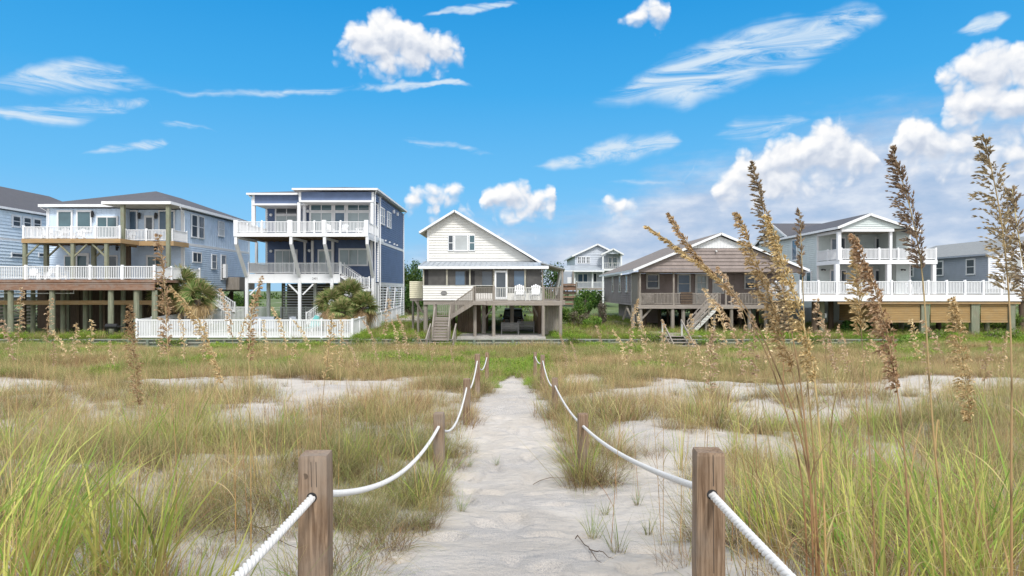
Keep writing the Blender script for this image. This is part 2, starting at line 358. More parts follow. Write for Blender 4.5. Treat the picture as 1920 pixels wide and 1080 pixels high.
# ------------------------------------------------------------------ mesh helpers
def link(o): COL.objects.link(o); return o
def np_obj(name, verts, faces, mat, cols=None, smooth=False, parent=None, do_link=True):
    me = bpy.data.meshes.new(name); n = len(verts); k = faces.shape[1]; mfn = len(faces)
    me.vertices.add(n); me.vertices.foreach_set('co', np.ascontiguousarray(verts, dtype=np.float32).ravel())
    me.loops.add(mfn*k); me.loops.foreach_set('vertex_index', faces.astype(np.int32).ravel())
    me.polygons.add(mfn); me.polygons.foreach_set('loop_start', np.arange(0, mfn*k, k, dtype=np.int32))
    me.update(calc_edges=True)
    if cols is not None:
        at = me.color_attributes.new('Col', 'FLOAT_COLOR', 'POINT')
        c4 = np.ones((n, 4), np.float32); c4[:, :3] = cols; at.data.foreach_set('color', c4.ravel())
    if smooth: me.polygons.foreach_set('use_smooth', np.ones(mfn, bool))
    me.materials.append(MATS[mat]); me.validate()
    o = bpy.data.objects.new(name, me)
    if do_link: link(o)
    if parent is not None: o.parent = parent
    return o

class MB:
    def __init__(s): s.v = []; s.f = []
    def obox(s, O, u, n, s0, s1, t0, t1, z0, z1):
        """box in the frame of a wall: along u, out along n, up z"""
        i = len(s.v)
        for zz in (z0, z1):
            for (a, t) in ((s0, t0), (s1, t0), (s1, t1), (s0, t1)):
                s.v.append((O[0]+u[0]*a+n[0]*t, O[1]+u[1]*a+n[1]*t, O[2]+zz))
        s.f += [(i, i+1, i+2, i+3), (i+7, i+6, i+5, i+4), (i, i+4, i+5, i+1), (i+1, i+5, i+6, i+2), (i+2, i+6, i+7, i+3), (i+3, i+7, i+4, i)]
        return s
    def box(s, x0, x1, y0, y1, z0, z1): return s.obox((0, 0, 0), (1, 0), (0, 1), x0, x1, y0, y1, z0, z1)
    def bar(s, a, b, w, hh=None, up=(0, 0, 1)):
        """a beam of rectangular section from a to b"""
        a = Vector(a); b = Vector(b); hh = hh or w; d = (b-a).normalized(); up = Vector(up)
        if abs(d.dot(up)) > .99: up = Vector((0, 1, 0))
        sx = d.cross(up).normalized()*(w/2); sy = sx.cross(d).normalized()*(hh/2); i = len(s.v)
        for p in (a, b):
            for q_ in (-sx-sy, sx-sy, sx+sy, -sx+sy): s.v.append(tuple(p+q_))
        s.f += [(i+3, i+2, i+1, i), (i+4, i+5, i+6, i+7), (i, i+1, i+5, i+4), (i+1, i+2, i+6, i+5), (i+2, i+3, i+7, i+6), (i+3, i, i+4, i+7)]
        return s
    def tube(s, pts, r, k=8, cap=True):
        pts = [Vector(p) for p in pts]; rs = r if isinstance(r, (list, tuple)) else [r]*len(pts); i0 = len(s.v); ref = Vector((0.3, 1, .2)).normalized()
        for j, p in enumerate(pts):
            d = (pts[min(j+1, len(pts)-1)]-pts[max(j-1, 0)]).normalized()
            sx = d.cross(ref)
            if sx.length < .1: sx = d.cross(Vector((1, 0, 0)))
            sx.normalize(); sy = d.cross(sx)
            for a in range(k):
                t = 2*math.pi*a/k; s.v.append(tuple(p+sx*(math.cos(t)*rs[j])+sy*(math.sin(t)*rs[j])))
        for j in range(len(pts)-1):
            for a in range(k):
                b_ = (a+1) % k; s.f.append((i0+j*k+a, i0+j*k+b_, i0+(j+1)*k+b_, i0+(j+1)*k+a))
        if cap: s.f.append(tuple(i0+a for a in reversed(range(k)))); s.f.append(tuple(i0+(len(pts)-1)*k+a for a in range(k)))
        return s
    def prism(s, O, u, n, poly, t0, t1):
        """polygon (s, z) extruded from t0 to t1 along n"""
        i = len(s.v); k = len(poly)
        for t in (t0, t1):
            for (a, zz) in poly: s.v.append((O[0]+u[0]*a+n[0]*t, O[1]+u[1]*a+n[1]*t, O[2]+zz))
        s.f.append(tuple(range(i, i+k))); s.f.append(tuple(reversed(range(i+k, i+2*k))))
        for a in range(k):
            b_ = (a+1) % k; s.f.append((i+a, i+k+a, i+k+b_, i+b_))
        return s
    def slab(s, pts, th):
        i = len(s.v); k = len(pts)
        for p in pts: s.v.append(tuple(p))
        for p in pts: s.v.append((p[0], p[1], p[2]-th))
        s.f.append(tuple(range(i, i+k))); s.f.append(tuple(reversed(range(i+k, i+2*k))))
        for a in range(k):
            b_ = (a+1) % k; s.f.append((i+a, i+k+a, i+k+b_, i+b_))
        return s
    def poly(s, pts):
        i = len(s.v); s.v += [tuple(p) for p in pts]; s.f.append(tuple(range(i, i+len(pts)))); return s
    def mesh(s, name, mat, L=(0, 0, 0), smooth=False):
        me = bpy.data.meshes.new(name); me.from_pydata([(a-L[0], b_-L[1], c_-L[2]) for a, b_, c_ in s.v], [], s.f)
        me.materials.append(MATS[mat]); me.update()
        import bmesh
        bm = bmesh.new(); bm.from_mesh(me); bmesh.ops.recalc_face_normals(bm, faces=bm.faces); bm.to_mesh(me); bm.free()
        if smooth: me.polygons.foreach_set('use_smooth', [True]*len(me.polygons))
        return me

def setp(o, label=None, cat=None, group=None, kind=None):
    if label: o['label'] = label
    if cat: o['category'] = cat
    if group: o['group'] = group
    if kind: o['kind'] = kind
    return o
class Thing:
    def __init__(s, name, label, cat, loc, group=None):
        s.L = tuple(loc); s.e = link(bpy.data.objects.new(name, None)); s.e.location = loc; s.e.empty_display_size = .3
        setp(s.e, label, cat, group)
    def part(s, name, mb, mat, parent=None, stuff=False, smooth=False, label=None):
        o = link(bpy.data.objects.new(name, mb.mesh(name, mat, s.L, smooth))); o.parent = parent or s.e
        if stuff: o['kind'] = 'stuff'
        if label: o['label'] = label
        return o
    def inst(s, name, me, pos, parent=None, rz=0):
        o = link(bpy.data.objects.new(name, me)); o.parent = parent or s.e
        o.location = (pos[0]-s.L[0], pos[1]-s.L[1], pos[2]-s.L[2]); o.rotation_euler = (0, 0, rz); return o
_cache = {}
def box_mesh(name, w, dp, h_, mat):
    k = (name, round(w, 3), round(dp, 3), round(h_, 3), mat)
    if k not in _cache: _cache[k] = MB().box(-w/2, w/2, -dp/2, dp/2, 0, h_).mesh(name, mat)
    return _cache[k]
def sheet_prop(name, verts, faces, mat):
    o = np_obj(name, verts, faces, mat, smooth=True); o['kind'] = 'structure'; return o
# ------------------------------------------------------------------ parts of houses
UX, NF = (1, 0), (0, -1)               # a wall that faces the camera
UY, NR, NL = (0, 1), (1, 0), (-1, 0)   # side walls facing right / left

def siding(T, O, u, n, poly, pitch, mat, vertical=False):
    """clapboards with real laps (or battens) over a convex outline (s, z)"""
    zs = [p[1] for p in poly]; ss_ = [p[0] for p in poly]; mb = MB()
    def rng(z, ax=1):
        xs = []; k = len(poly)
        for i in range(k):
            a, b = poly[i], poly[(i+1) % k]
            if ax == 0: a = (a[1], a[0]); b = (b[1], b[0])
            if (a[1]-z)*(b[1]-z) <= 0:
                if abs(a[1]-b[1]) < 1e-9: xs += [a[0], b[0]]
                else: xs.append(a[0]+(b[0]-a[0])*(z-a[1])/(b[1]-a[1]))
        return (min(xs), max(xs)) if xs else (0, 0)
    w3 = lambda s_, t, z: (O[0]+u[0]*s_+n[0]*t, O[1]+u[1]*s_+n[1]*t, O[2]+z)
    if vertical:
        s_ = min(ss_)+pitch
        while s_ < max(ss_)-.05:
            lo, hi = rng(s_, 0); mb.obox(O, u, n, s_-.025, s_+.025, 0, .022, lo, hi-.02); s_ += pitch
        return T.part('siding', mb, mat, stuff=True)
    z = min(zs)
    while z < max(zs)-.02:
        z1 = min(z+pitch, max(zs)-1e-4); a0, a1 = rng(z+1e-5); b0, b1 = rng(z1)
        a0 += .004; b0 += .004; a1 -= .004; b1 -= .004
        mb.poly([w3(a0, .068, z), w3(a1, .068, z), w3(b1, .006, z1), w3(b0, .006, z1)])
        mb.poly([w3(a0, .001, z), w3(a1, .001, z), w3(a1, .068, z), w3(a0, .068, z)])
        z += pitch
    return T.part('siding', mb, mat, stuff=True)

def window(T, O, u, n, s0, s1, z0, z1, cols=1, rows=1, glassm='glass_dark', trim='white_trim', tw=.10, name='window', mull=.06, drops=None):
    mb = MB(); f = .075
    f = .095
    mb.obox(O, u, n, s0-tw, s1+tw, .0, f, z1, z1+tw*1.15); mb.obox(O, u, n, s0-tw, s1+tw, 0, f+.02, z0-tw, z0)
    mb.obox(O, u, n, s0-tw, s0, 0, f-.003, z0, z1); mb.obox(O, u, n, s1, s1+tw, 0, f-.003, z0, z1)
    cw = (s1-s0)/cols; rh = (z1-z0)/rows
    for k in range(1, cols): mb.obox(O, u, n, s0+k*cw-mull/2, s0+k*cw+mull/2, 0, f-.008, z0, z1)
    for k in range(1, rows):
        for j in range(cols):
            mb.obox(O, u, n, s0+j*cw+(mull/2 if j else 0), s0+(j+1)*cw-(mull/2 if j < cols-1 else 0), 0, f-.012, z0+k*rh-.028, z0+k*rh+.028)
    w = T.part(name, mb, trim)
    for j in range(cols):
        for k in range(rows):
            a0 = s0+j*cw+(mull/2 if j else 0); a1 = s0+(j+1)*cw-(mull/2 if j < cols-1 else 0)
            b0 = z0+k*rh+(.028 if k else 0); b1 = z0+(k+1)*rh-(.028 if k < rows-1 else 0)
            T.part('pane', MB().obox(O, u, n, a0+.004, a1-.004, .004, .062, b0+.004, b1-.004), glassm, w)
    return w

def railing(T, A, B, z0, z1=None, h_=1.0, mat='white_vinyl', sp=.125, bw=.045, post_every=1.9, pw=.12, posts=True, ph=.10, gap=.08, ends=(True, True), postmat=None, rail=.06, name='railing'):
    z1 = z0 if z1 is None else z1; A = Vector((A[0], A[1])); B = Vector((B[0], B[1])); d = B-A; Ln = d.length; u = d/Ln; mb = MB()
    a3 = lambda t, z: (A.x+u.x*t, A.y+u.y*t, z+z0+(z1-z0)*t/Ln)
    mb.bar(a3(0, h_-rail/2), a3(Ln, h_-rail/2), rail*1.5, rail); mb.bar(a3(0, gap+.025), a3(Ln, gap+.025), rail, .05)
    r = T.part(name, mb, mat)
    me = box_mesh('baluster', bw, bw, h_-gap-rail-.05, mat); me_post = box_mesh('railing_post', pw, pw, h_+ph, postmat or mat)
    rz = math.atan2(u.y, u.x); npost = max(1, round(Ln/post_every)); pt = [Ln*k/npost for k in range(npost+1)]
    t = sp*.6
    while t < Ln-sp*.3:
        if not posts or min(abs(t-q) for q in pt) > pw*.6+bw*.4:
            q = a3(t, gap+.05); T.inst('baluster', me, q, r, rz)
        t += sp
    if posts:
        for k, t in enumerate(pt):
            if (k == 0 and not ends[0]) or (k == npost and not ends[1]): continue
            T.inst('railing_post', me_post, a3(t, -.0), r, rz)
    return r

def pile(T, x, y, z0, z1, w=.28, mat='green_timber', name='piling', lean=0):
    mb = MB().tube([(x, y, z0-.5), (x, y, (z0+z1)/2), (x+lean, y, z1)], [w*.52, w*.5, w*.48], 10); return T.part(name, mb, mat, smooth=False)
def post(T, x, y, z0, z1, w=.2, mat='white_trim', name='post'):
    return T.part(name, MB().box(x-w/2, x+w/2, y-w/2, y+w/2, z0, z1), mat)
def beam(T, a, b, w, h_, mat, name='beam', up=(0, 0, 1)): return T.part(name, MB().bar(a, b, w, h_, up), mat)
def gutter_pipe(T, pts, mat='white_vinyl'): return T.part('downspout', MB().tube(pts, .05, 6), mat)
def lantern(T, p, s=.16):
    mb = MB().tube([(p[0], p[1], p[2]+.30*s/.16), (p[0], p[1], p[2]+.22*s/.16)], [.02, s*.75], 8).tube([(p[0], p[1], p[2]+.2*s/.16), (p[0], p[1], p[2]-.12*s/.16)], [s*.62, s*.5], 8)
    mb.box(p[0]-.03, p[0]+.03, p[1], p[1]+.25, p[2]+.1, p[2]+.2); return T.part('wall_lantern', mb, 'black_metal')
def round_lamp(T, p):
    return T.part('wall_lamp', MB().tube([(p[0], p[1]-.10, p[2]), (p[0], p[1]+.02, p[2])], [.13, .15], 12), 'white_vinyl')
def stairs(T, A, B, width, side, n=None, mat='weathered_x', smat='weathered', rails=True, rail_h=.95, sp=.16, closed=False, dbl=False):
    """A: top (x,y,z), B: bottom; side: unit (x,y) across the flight from its near edge"""
    A = Vector(A); B = Vector(B); dz_ = A.z-B.z; n = n or max(2, round(dz_/.19)); run = Vector((B.x-A.x, B.y-A.y)); L_ = run.length; u = run/L_; sx = Vector(side)
    f = T.part('stringer', MB().bar((A.x, A.y, A.z-.16), (B.x, B.y, B.z-.02), .05, .28), smat)
    T.part('stringer', MB().bar((A.x+sx.x*width, A.y+sx.y*width, A.z-.16), (B.x+sx.x*width, B.y+sx.y*width, B.z-.02), .05, .28), smat)
    tr = L_/n
    for k in range(n):
        z = A.z-dz_*(k+1)/n if k < n else B.z; c = Vector((A.x, A.y))+u*(tr*(k+.5))+sx*(width/2)
        me = box_mesh('tread', width+.06, max(.27, tr*.98), .045, mat)
        T.inst('tread', me, (c.x, c.y, z+.02), None, math.atan2(sx.y, sx.x))
        if closed: T.part('riser', MB().bar((A.x+u.x*tr*k+sx.x*.03, A.y+u.y*tr*k+sx.y*.03, z+dz_/n/2), (A.x+u.x*tr*k+sx.x*(width-.03), A.y+u.y*tr*k+sx.y*(width-.03), z+dz_/n/2), .02, dz_/n*.8), mat)
    if rails:
        for o in (0, width):
            railing(T, (A.x+sx.x*o, A.y+sx.y*o), (B.x+sx.x*o, B.y+sx.y*o), A.z, B.z, rail_h, smat, sp, .045, 2.4, .10)

def hip(T, x0, x1, y0, y1, z, rx, ry0, ry1, rz, mat, th=.0, fascia='white_trim', fh=.2, soff='white_trim'):
    mb = MB(); a, b_, c_, d = (x0, y0, z), (x1, y0, z), (x1, y1, z), (x0, y1, z); e = (rx, ry0, rz); f = (rx, ry1, rz)
    mb.poly([a, b_, e]); mb.poly([b_, c_, f, e]); mb.poly([c_, d, f]); mb.poly([d, a, e, f]); mb.poly([d, c_, b_, a])
    r = T.part('roof', mb, mat)
    fm = MB(); k = .02
    fm.box(x0-k, x1+k, y0-k, y0+.03, z-fh, z-.004); fm.box(x0-k, x1+k, y1-.03, y1+k, z-fh, z-.004)
    fm.box(x0-k, x0+.03, y0+.031, y1-.031, z-fh, z-.004); fm.box(x1-.03, x1+k, y0+.031, y1-.031, z-fh, z-.004)
    T.part('fascia', fm, fascia)
    T.part('soffit', MB().box(x0+.035, x1-.035, y0+.035, y1-.035, z-fh+.03, z-fh+.06), soff)
    return r
def gable_roof(T, x0, xr, x1, y0, y1, z0, zr, z1, mat, th=.16, fascia='white_trim', fh=.2):
    """ridge along y at xr"""
    for (xa, za, s_) in ((x0, z0, -1), (x1, z1, 1)):
        T.part('roof_slope', MB().slab([(xa, y0, za), (xa, y1, za), (xr, y1, zr), (xr, y0, zr)], th), mat)
    f = MB()
    for (xa, za) in ((x0, z0), (x1, z1)):
        for y in (y0-.025, y1+.025): f.bar((xa, y, za-fh/2-.01), (xr, y, zr-fh/2-.01), .045, fh)
    for (xa, za, s_) in ((x0, z0, -1), (x1, z1, 1)): f.box(xa-.03 if s_ < 0 else xa+.001, xa-.001 if s_ < 0 else xa+.03, y0, y1, za-fh, za-.02)
    T.part('fascia', f, fascia)
def deck(T, x0, x1, y0, y1, z, th, edge, boards='weathered_x', under=None, fh=None, joist=True):
    """deck boards on joists with an edge board"""
    T.part('deck_floor', MB().box(x0, x1, y0+.03, y1, z-.05, z), boards)
    T.part('deck_underside', MB().box(x0+.06, x1-.06, y0+.09, y1-.05, z-th*.62, z-.06), under or 'soffit_wood')
    if joist:
        jm = box_mesh('joist', .05, (y1-y0)-.3, th*.22, under or 'soffit_wood'); x = x0+.4
        while x < x1-.2: T.inst('joist', jm, (x, (y0+y1)/2, z-th*.62-th*.2)); x += .61
    fm = MB().box(x0-.025, x1+.025, y0-.02, y0+.028, z-th, z-.005); fm.box(x0-.025, x0+.02, y0+.029, y1, z-th, z-.005); fm.box(x1-.02, x1+.025, y0+.029, y1, z-th, z-.005)
    T.part('rim_board', fm, edge)

# ------------------------------------------------------------------ far left house
def house_far_left():
    x1, x0, y0, y1 = -46.0, -57.0, 57.5, 80.0
    T = Thing('beach_house', 'pale blue clapboard house cut off by the left edge, under a charcoal hip roof', 'house', (x0, y0, .7), 'houses in the front row facing the dunes')
    T.part('wall', MB().box(x0, x1, y0, y1, 3.6, 11.5), 'paleblue_siding')
    siding(T, (x1, y0, 0), UY, NR, [(0, 3.6), (22.5, 3.6), (22.5, 11.35), (0, 11.35)], .30, 'paleblue_siding')
    siding(T, (x0, y0, 0), UX, NF, [(0, 3.6), (11, 3.6), (11, 11.35), (0, 11.35)], .30, 'paleblue_siding')
    hip(T, x0-.5, x1+.45, y0-.5, y1+.5, 11.75, -51.5, 63, 76, 14.7, 'roof_charcoal')
    O = (x1+.03, 0, 0)
    for s in (62.85, 64.25, 65.6): window(T, O, UY, NR, s, s+.85, 10.2, 11.05, 1, 2, 'glass_dark', tw=.16)
    window(T, O, UY, NR, 67.6, 68.3, 9.9, 10.9, 1, 1)
    window(T, O, UY, NR, 62.7, 64.4, 7.35, 7.6, 1, 1); window(T, O, UY, NR, 66.3, 67.7, 7.55, 7.8, 1, 1)
    T.part('band_board', MB().box(x1, x1+.05, y0, y1, 8.75, 9.0), 'white_trim')
    for y in np.arange(58.2, 80, 3.5):
        for x in (-46.3, -51, -56.6): pile(T, x, y, .7, 3.6)
    beam(T, (x1-.1, y0+.1, 3.5), (x1-.1, y1, 3.5), .15, .25, 'weathered')
    for z in np.arange(1.0, 3.3, .32): T.part('slat', MB().box(-45.98, -45.94, 57.6, 66, z, z+.13), 'weathered_x')
house_far_left()

# ------------------------------------------------------------------ light blue house
def house_blue():
    T = Thing('beach_house', 'light blue two storey house on green timber pilings with white railed decks', 'house', (-35, 60, .7), 'houses in the front row facing the dunes')
    xl, xr, yw, yb = -40.9, -29.5, 61.2, 76.5; zl, zu, zt = 5.06, 8.45, 11.45
    S = 'lightblue_siding'
    T.part('wall', MB().box(xl, xr, yw, yb, 4.35, zt), S)
    # front of the left bay stands further out
    T.part('wall', MB().box(xl, -34.2, 60.3, yw-.001, 4.35, zt), S)
    siding(T, (xr, yw, 0), UY, NR, [(0, 4.35), (15.3, 4.35), (15.3, 8.3), (0, 8.3)], .20, S)
    siding(T, (xr, yw, 0), UY, NR, [(0, 8.55), (15.3, 8.55), (15.3, zt), (0, zt)], .42, S, True)
    T.part('band_board', MB().box(xr, xr+.05, yw, yb, 8.3, 8.54), 'white_trim')
    siding(T, (xl, 60.3, 0), UX, NF, [(0, 4.35), (6.7, 4.35), (6.7, 8.2), (0, 8.2)], .20, S)
    siding(T, (xl, 60.3, 0), UX, NF, [(0, 8.45), (6.7, 8.45), (6.7, zt), (0, zt)], .42, S, True)
    siding(T, (-34.2, yw, 0), UX, NF, [(0, 4.35), (4.7, 4.35), (4.7, 8.2), (0, 8.2)], .20, S)
    siding(T, (-34.2, yw, 0), UX, NF, [(0, 8.45), (4.7, 8.45), (4.7, zt), (0, zt)], .42, S, True)
    for (x, y) in ((xr, yw), (xl, 60.3), (xr, yb)): T.part('corner_board', MB().box(x-.16, x+.06, y-.06, y+.16, 4.35, zt-.01), 'white_trim')
    hip(T, xl-.6, xr+.5, 59.8, yb+.5, 11.78, -34.2, 65.6, 70.5, 13.75, 'roof_charcoal', fh=.24)
    # porch roof standing forward on the right
    mb = MB(); a, b_, c_, d = (-34.8, 57.95, 11.80), (-28.98, 57.95, 11.80), (-28.98, 61.5, 12.55), (-34.8, 61.5, 12.75)
    T.part('porch_roof', MB().slab([a, b_, (-28.98, 59.9, 11.81), (-32.5, 63.8, 13.05), (-34.8, 61.0, 12.2)], .03), 'roof_charcoal')
    T.part('fascia', MB().box(-34.85, -28.95, 57.9, 57.96, 11.55, 11.79).box(-29.01, -28.95, 57.961, 59.7, 11.55, 11.79).box(-34.85, -34.79, 57.961, 59.75, 11.55, 11.79), 'white_trim')
    T.part('porch_ceiling', MB().box(-34.78, -29.02, 57.97, 61.15, 11.52, 11.56), 'soffit_tan')
    # lower deck
    d0 = 52.5
    deck(T, -42.5, -27.5, d0, 60.25, zl, .22, 'rust_beam', 'weathered_x', 'soffit_wood')
    beam(T, (-42.5, d0+.05, 4.52), (-27.5, d0+.05, 4.52), .12, .56, 'rust_beam')
    beam(T, (-42.4, d0+.02, 4.74), (-27.5, d0+.02, 4.74), .12, .03, 'weathered_x')
    railing(T, (-42.4, d0+.1), (-27.55, d0+.1), zl, h_=1.03, post_every=2.5, pw=.17, sp=.135)
    railing(T, (-27.55, d0+.25), (-27.55, 60.2), zl, h_=1.03, post_every=2.6, pw=.14, sp=.16, ends=(False, True))
    for px in (20, 98, 208, 256, 290): pile(T, X(px, d0+.3), d0+.3, .6, 4.23, .42)
    for px in (12, 62, 118, 160, 231, 262): pile(T, X(px, 55.6), 55.6, .6, 4.3, .36)
    for k, px in enumerate((46, 55, 80, 88, 121, 133, 147, 163, 176, 196, 226, 240, 268, 283)): T.part('stud', MB().box(X(px, 57.2)-.1, X(px, 57.2)+.1, 57.1+.5*(k % 3), 57.3+.5*(k % 3), .6, 4.4), 'brown_plank' if k % 3 == 0 else 'green_timber')
    beam(T, (-42.5, 54.3, 3.25), (-27.7, 54.3, 3.25), .09, .34, 'tan_beam')
    T.part('water_pipe', MB().tube([(-40.8, 53.6, 4.05), (-38.4, 53.6, 3.98), (-38.2, 53.6, 3.98), (-34.4, 53.6, 4.0), (-34.4, 53.6, 4.3)], .035, 6), 'white_vinyl')
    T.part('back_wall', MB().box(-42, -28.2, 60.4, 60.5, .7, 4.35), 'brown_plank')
    # upper decks
    du = 55.6; XL = X(41, du)
    deck(T, XL, -31.9, du, 60.25, zu, .36, 'tan_beam', 'weathered_x')
    railing(T, (XL+.08, du+.1), (-32.0, du+.1), zu, h_=.98, post_every=2.15, pw=.14, sp=.12)
    railing(T, (XL+.08, du+.2), (XL+.08, 60.2), zu, h_=.98, post_every=2.2, pw=.12, sp=.14, ends=(False, True))
    railing(T, (-32.0, du+.1), (-33.6, 58.4), zu, h_=.98, post_every=3.2, pw=.12, sp=.13, ends=(False, False))
    deck(T, -33.6, -28.95+.0, 58.35, 61.1, zu, .40, 'tan_beam', 'weathered_x', joist=False)
    railing(T, (-33.1, 58.45), (-29.5, 58.45), zu, h_=.98, post_every=2.1, pw=.13, sp=.12)
    railing(T, (-29.1, 58.5), (-29.1, 61.1), zu, h_=.98, post_every=2.7, pw=.11, sp=.13)
    for px, d in ((47, du+.2), (137, du+.2), (200, du+.2)):
        x = X(px, d); post(T, x, d, zl, zu-.37, .26, 'green_timber')
        for sgn in (-1, 1):
            if (px == 47 and sgn < 0) or (px == 200 and sgn > 0): continue
            T.part('knee_brace', MB().bar((x+sgn*.10, d, zu-1.45), (x+sgn*1.15, d, zu-.45), .12, .12), 'brace_timber')
    for px in (87, 176):
        x = X(px, 58.2); post(T, x, 58.2, zl, zu-.3, .30, 'green_timber')
        T.part('knee_brace', MB().bar((x+.1, 58.2, zu-1.4), (x+1.1, 58.2, zu-.45), .12, .12), 'brace_timber')
    beam(T, (XL+.1, du+.22, zu-.29), (-32, du+.22, zu-.29), .1, .2, 'brace_timber')
    for px in (231, 316):
        x = X(px, 58.3); post(T, x, 58.28, zl, 11.5, .30, 'green_timber')
    post(T, X(241, 60), 60, zl, zu-.3, .3, 'brown_plank')
    # openings
    O = (0, 60.26, 0)
    def fw(px0, px1, py0, py1, d=60.26, **k): window(T, (0, d, 0), UX, NF, X(px0, d), X(px1, d), Z(py1, d), Z(py0, d), **k)
    fw(110.5, 134, 397.5, 432, glassm='glass_teal', tw=.14); fw(146.5, 170, 397.5, 432, glassm='glass_teal', tw=.14); fw(184, 219, 408, 446, cols=2, glassm='glass_teal', tw=.12, name='sliding_door')
    yq = yw-.04
    fw(231, 256, 397, 432, d=yq, glassm='glass_blue', tw=.12); fw(274.5, 286, 408, 450, d=yq, tw=.16, name='door'); fw(300, 326, 397, 432, d=yq, cols=2, glassm='glass_blue', tw=.12)
    fw(123, 134, 481, 507, glassm='glass_teal'); fw(146, 163, 480, 522, glassm='glass_teal', tw=.22, name='door')
    fw(205, 219, 481, 522, d=60.26, glassm='glass_dark', name='door'); fw(278, 306, 482, 522, d=yq, cols=2, glassm='glass_teal', tw=.16, name='sliding_door')
    O = (xr+.035, 0, 0)
    window(T, O, UY, NR, 62.75, 63.75, 9.2, 11.15, 1, 2); window(T, O, UY, NR, 64.15, 65.15, 9.2, 11.15, 1, 2)
    window(T, O, UY, NR, 68.5, 69.7, 9.75, 11.1, 1, 2, 'glass_blind')
    window(T, O, UY, NR, 62.95, 64.6, 6.9, 7.7, 2, 1); window(T, O, UY, NR, 66.95, 67.9, 6.4, 7.7, 1, 2); window(T, O, UY, NR, 69.1, 70.1, 5.4, 7.75, 1, 2)
    for px, py in ((173, 404), (261, 407), (292, 407)): lantern(T, P(px, py, 60.0 if px < 200 else yw-.25), .22)
    for px, py in ((219, 467), (291, 468)): lantern(T, P(px, py, 60.0 if px < 230 else yw-.25), .18)
    gutter_pipe(T, [(-28.95, 59.5, 11.5), (-29.2, 60.6, 11.1), (-29.3, 61.05, 10.9), (-29.3, 61.05, 4.4)])
    gutter_pipe(T, [(xl-.5, 59.9, 11.5), (xl-.1, 60.2, 11.2), (xl-.1, 60.2, 8.6)])
    # service side
    T.part('service_deck', MB().box(xr+.02, xr+1.4, 70.5, 74.5, 4.3, 4.5), 'weathered_x'); T.part('service_screen', MB().box(xr+1.35, xr+1.42, 70.4, 74.5, 4.3, 5.6), 'weathered')
    T.part('service_screen', MB().box(xr+.02, xr+1.42, 70.3, 70.38, 4.3, 5.6), 'weathered')
    T.part('meter_box', MB().box(xr+.03, xr+.4, 69.4, 69.9, 5.5, 6.9), 'white_vinyl')
    for y in np.arange(61.5, 77, 3.7):
        pile(T, xr-.3, y, .8, 4.35, .36, 'brown_plank'); pile(T, xr-5, y, .8, 4.35, .36, 'brown_plank')
    for y in (65.2, 68.9): T.part('brace', MB().bar((xr-.3, y, 1.2), (xr-.3, y+3.5, 4.1), .12, .16), 'brown_plank')
    beam(T, (xr-.1, yw, 4.25), (xr-.1, yb, 4.25), .2, .25, 'weathered')
    stairs(T, (xr+.4, 64.2, 3.9), (xr+3.0, 64.2, 2.1), 1.1, (0, 1), smat='white_vinyl')
house_blue()

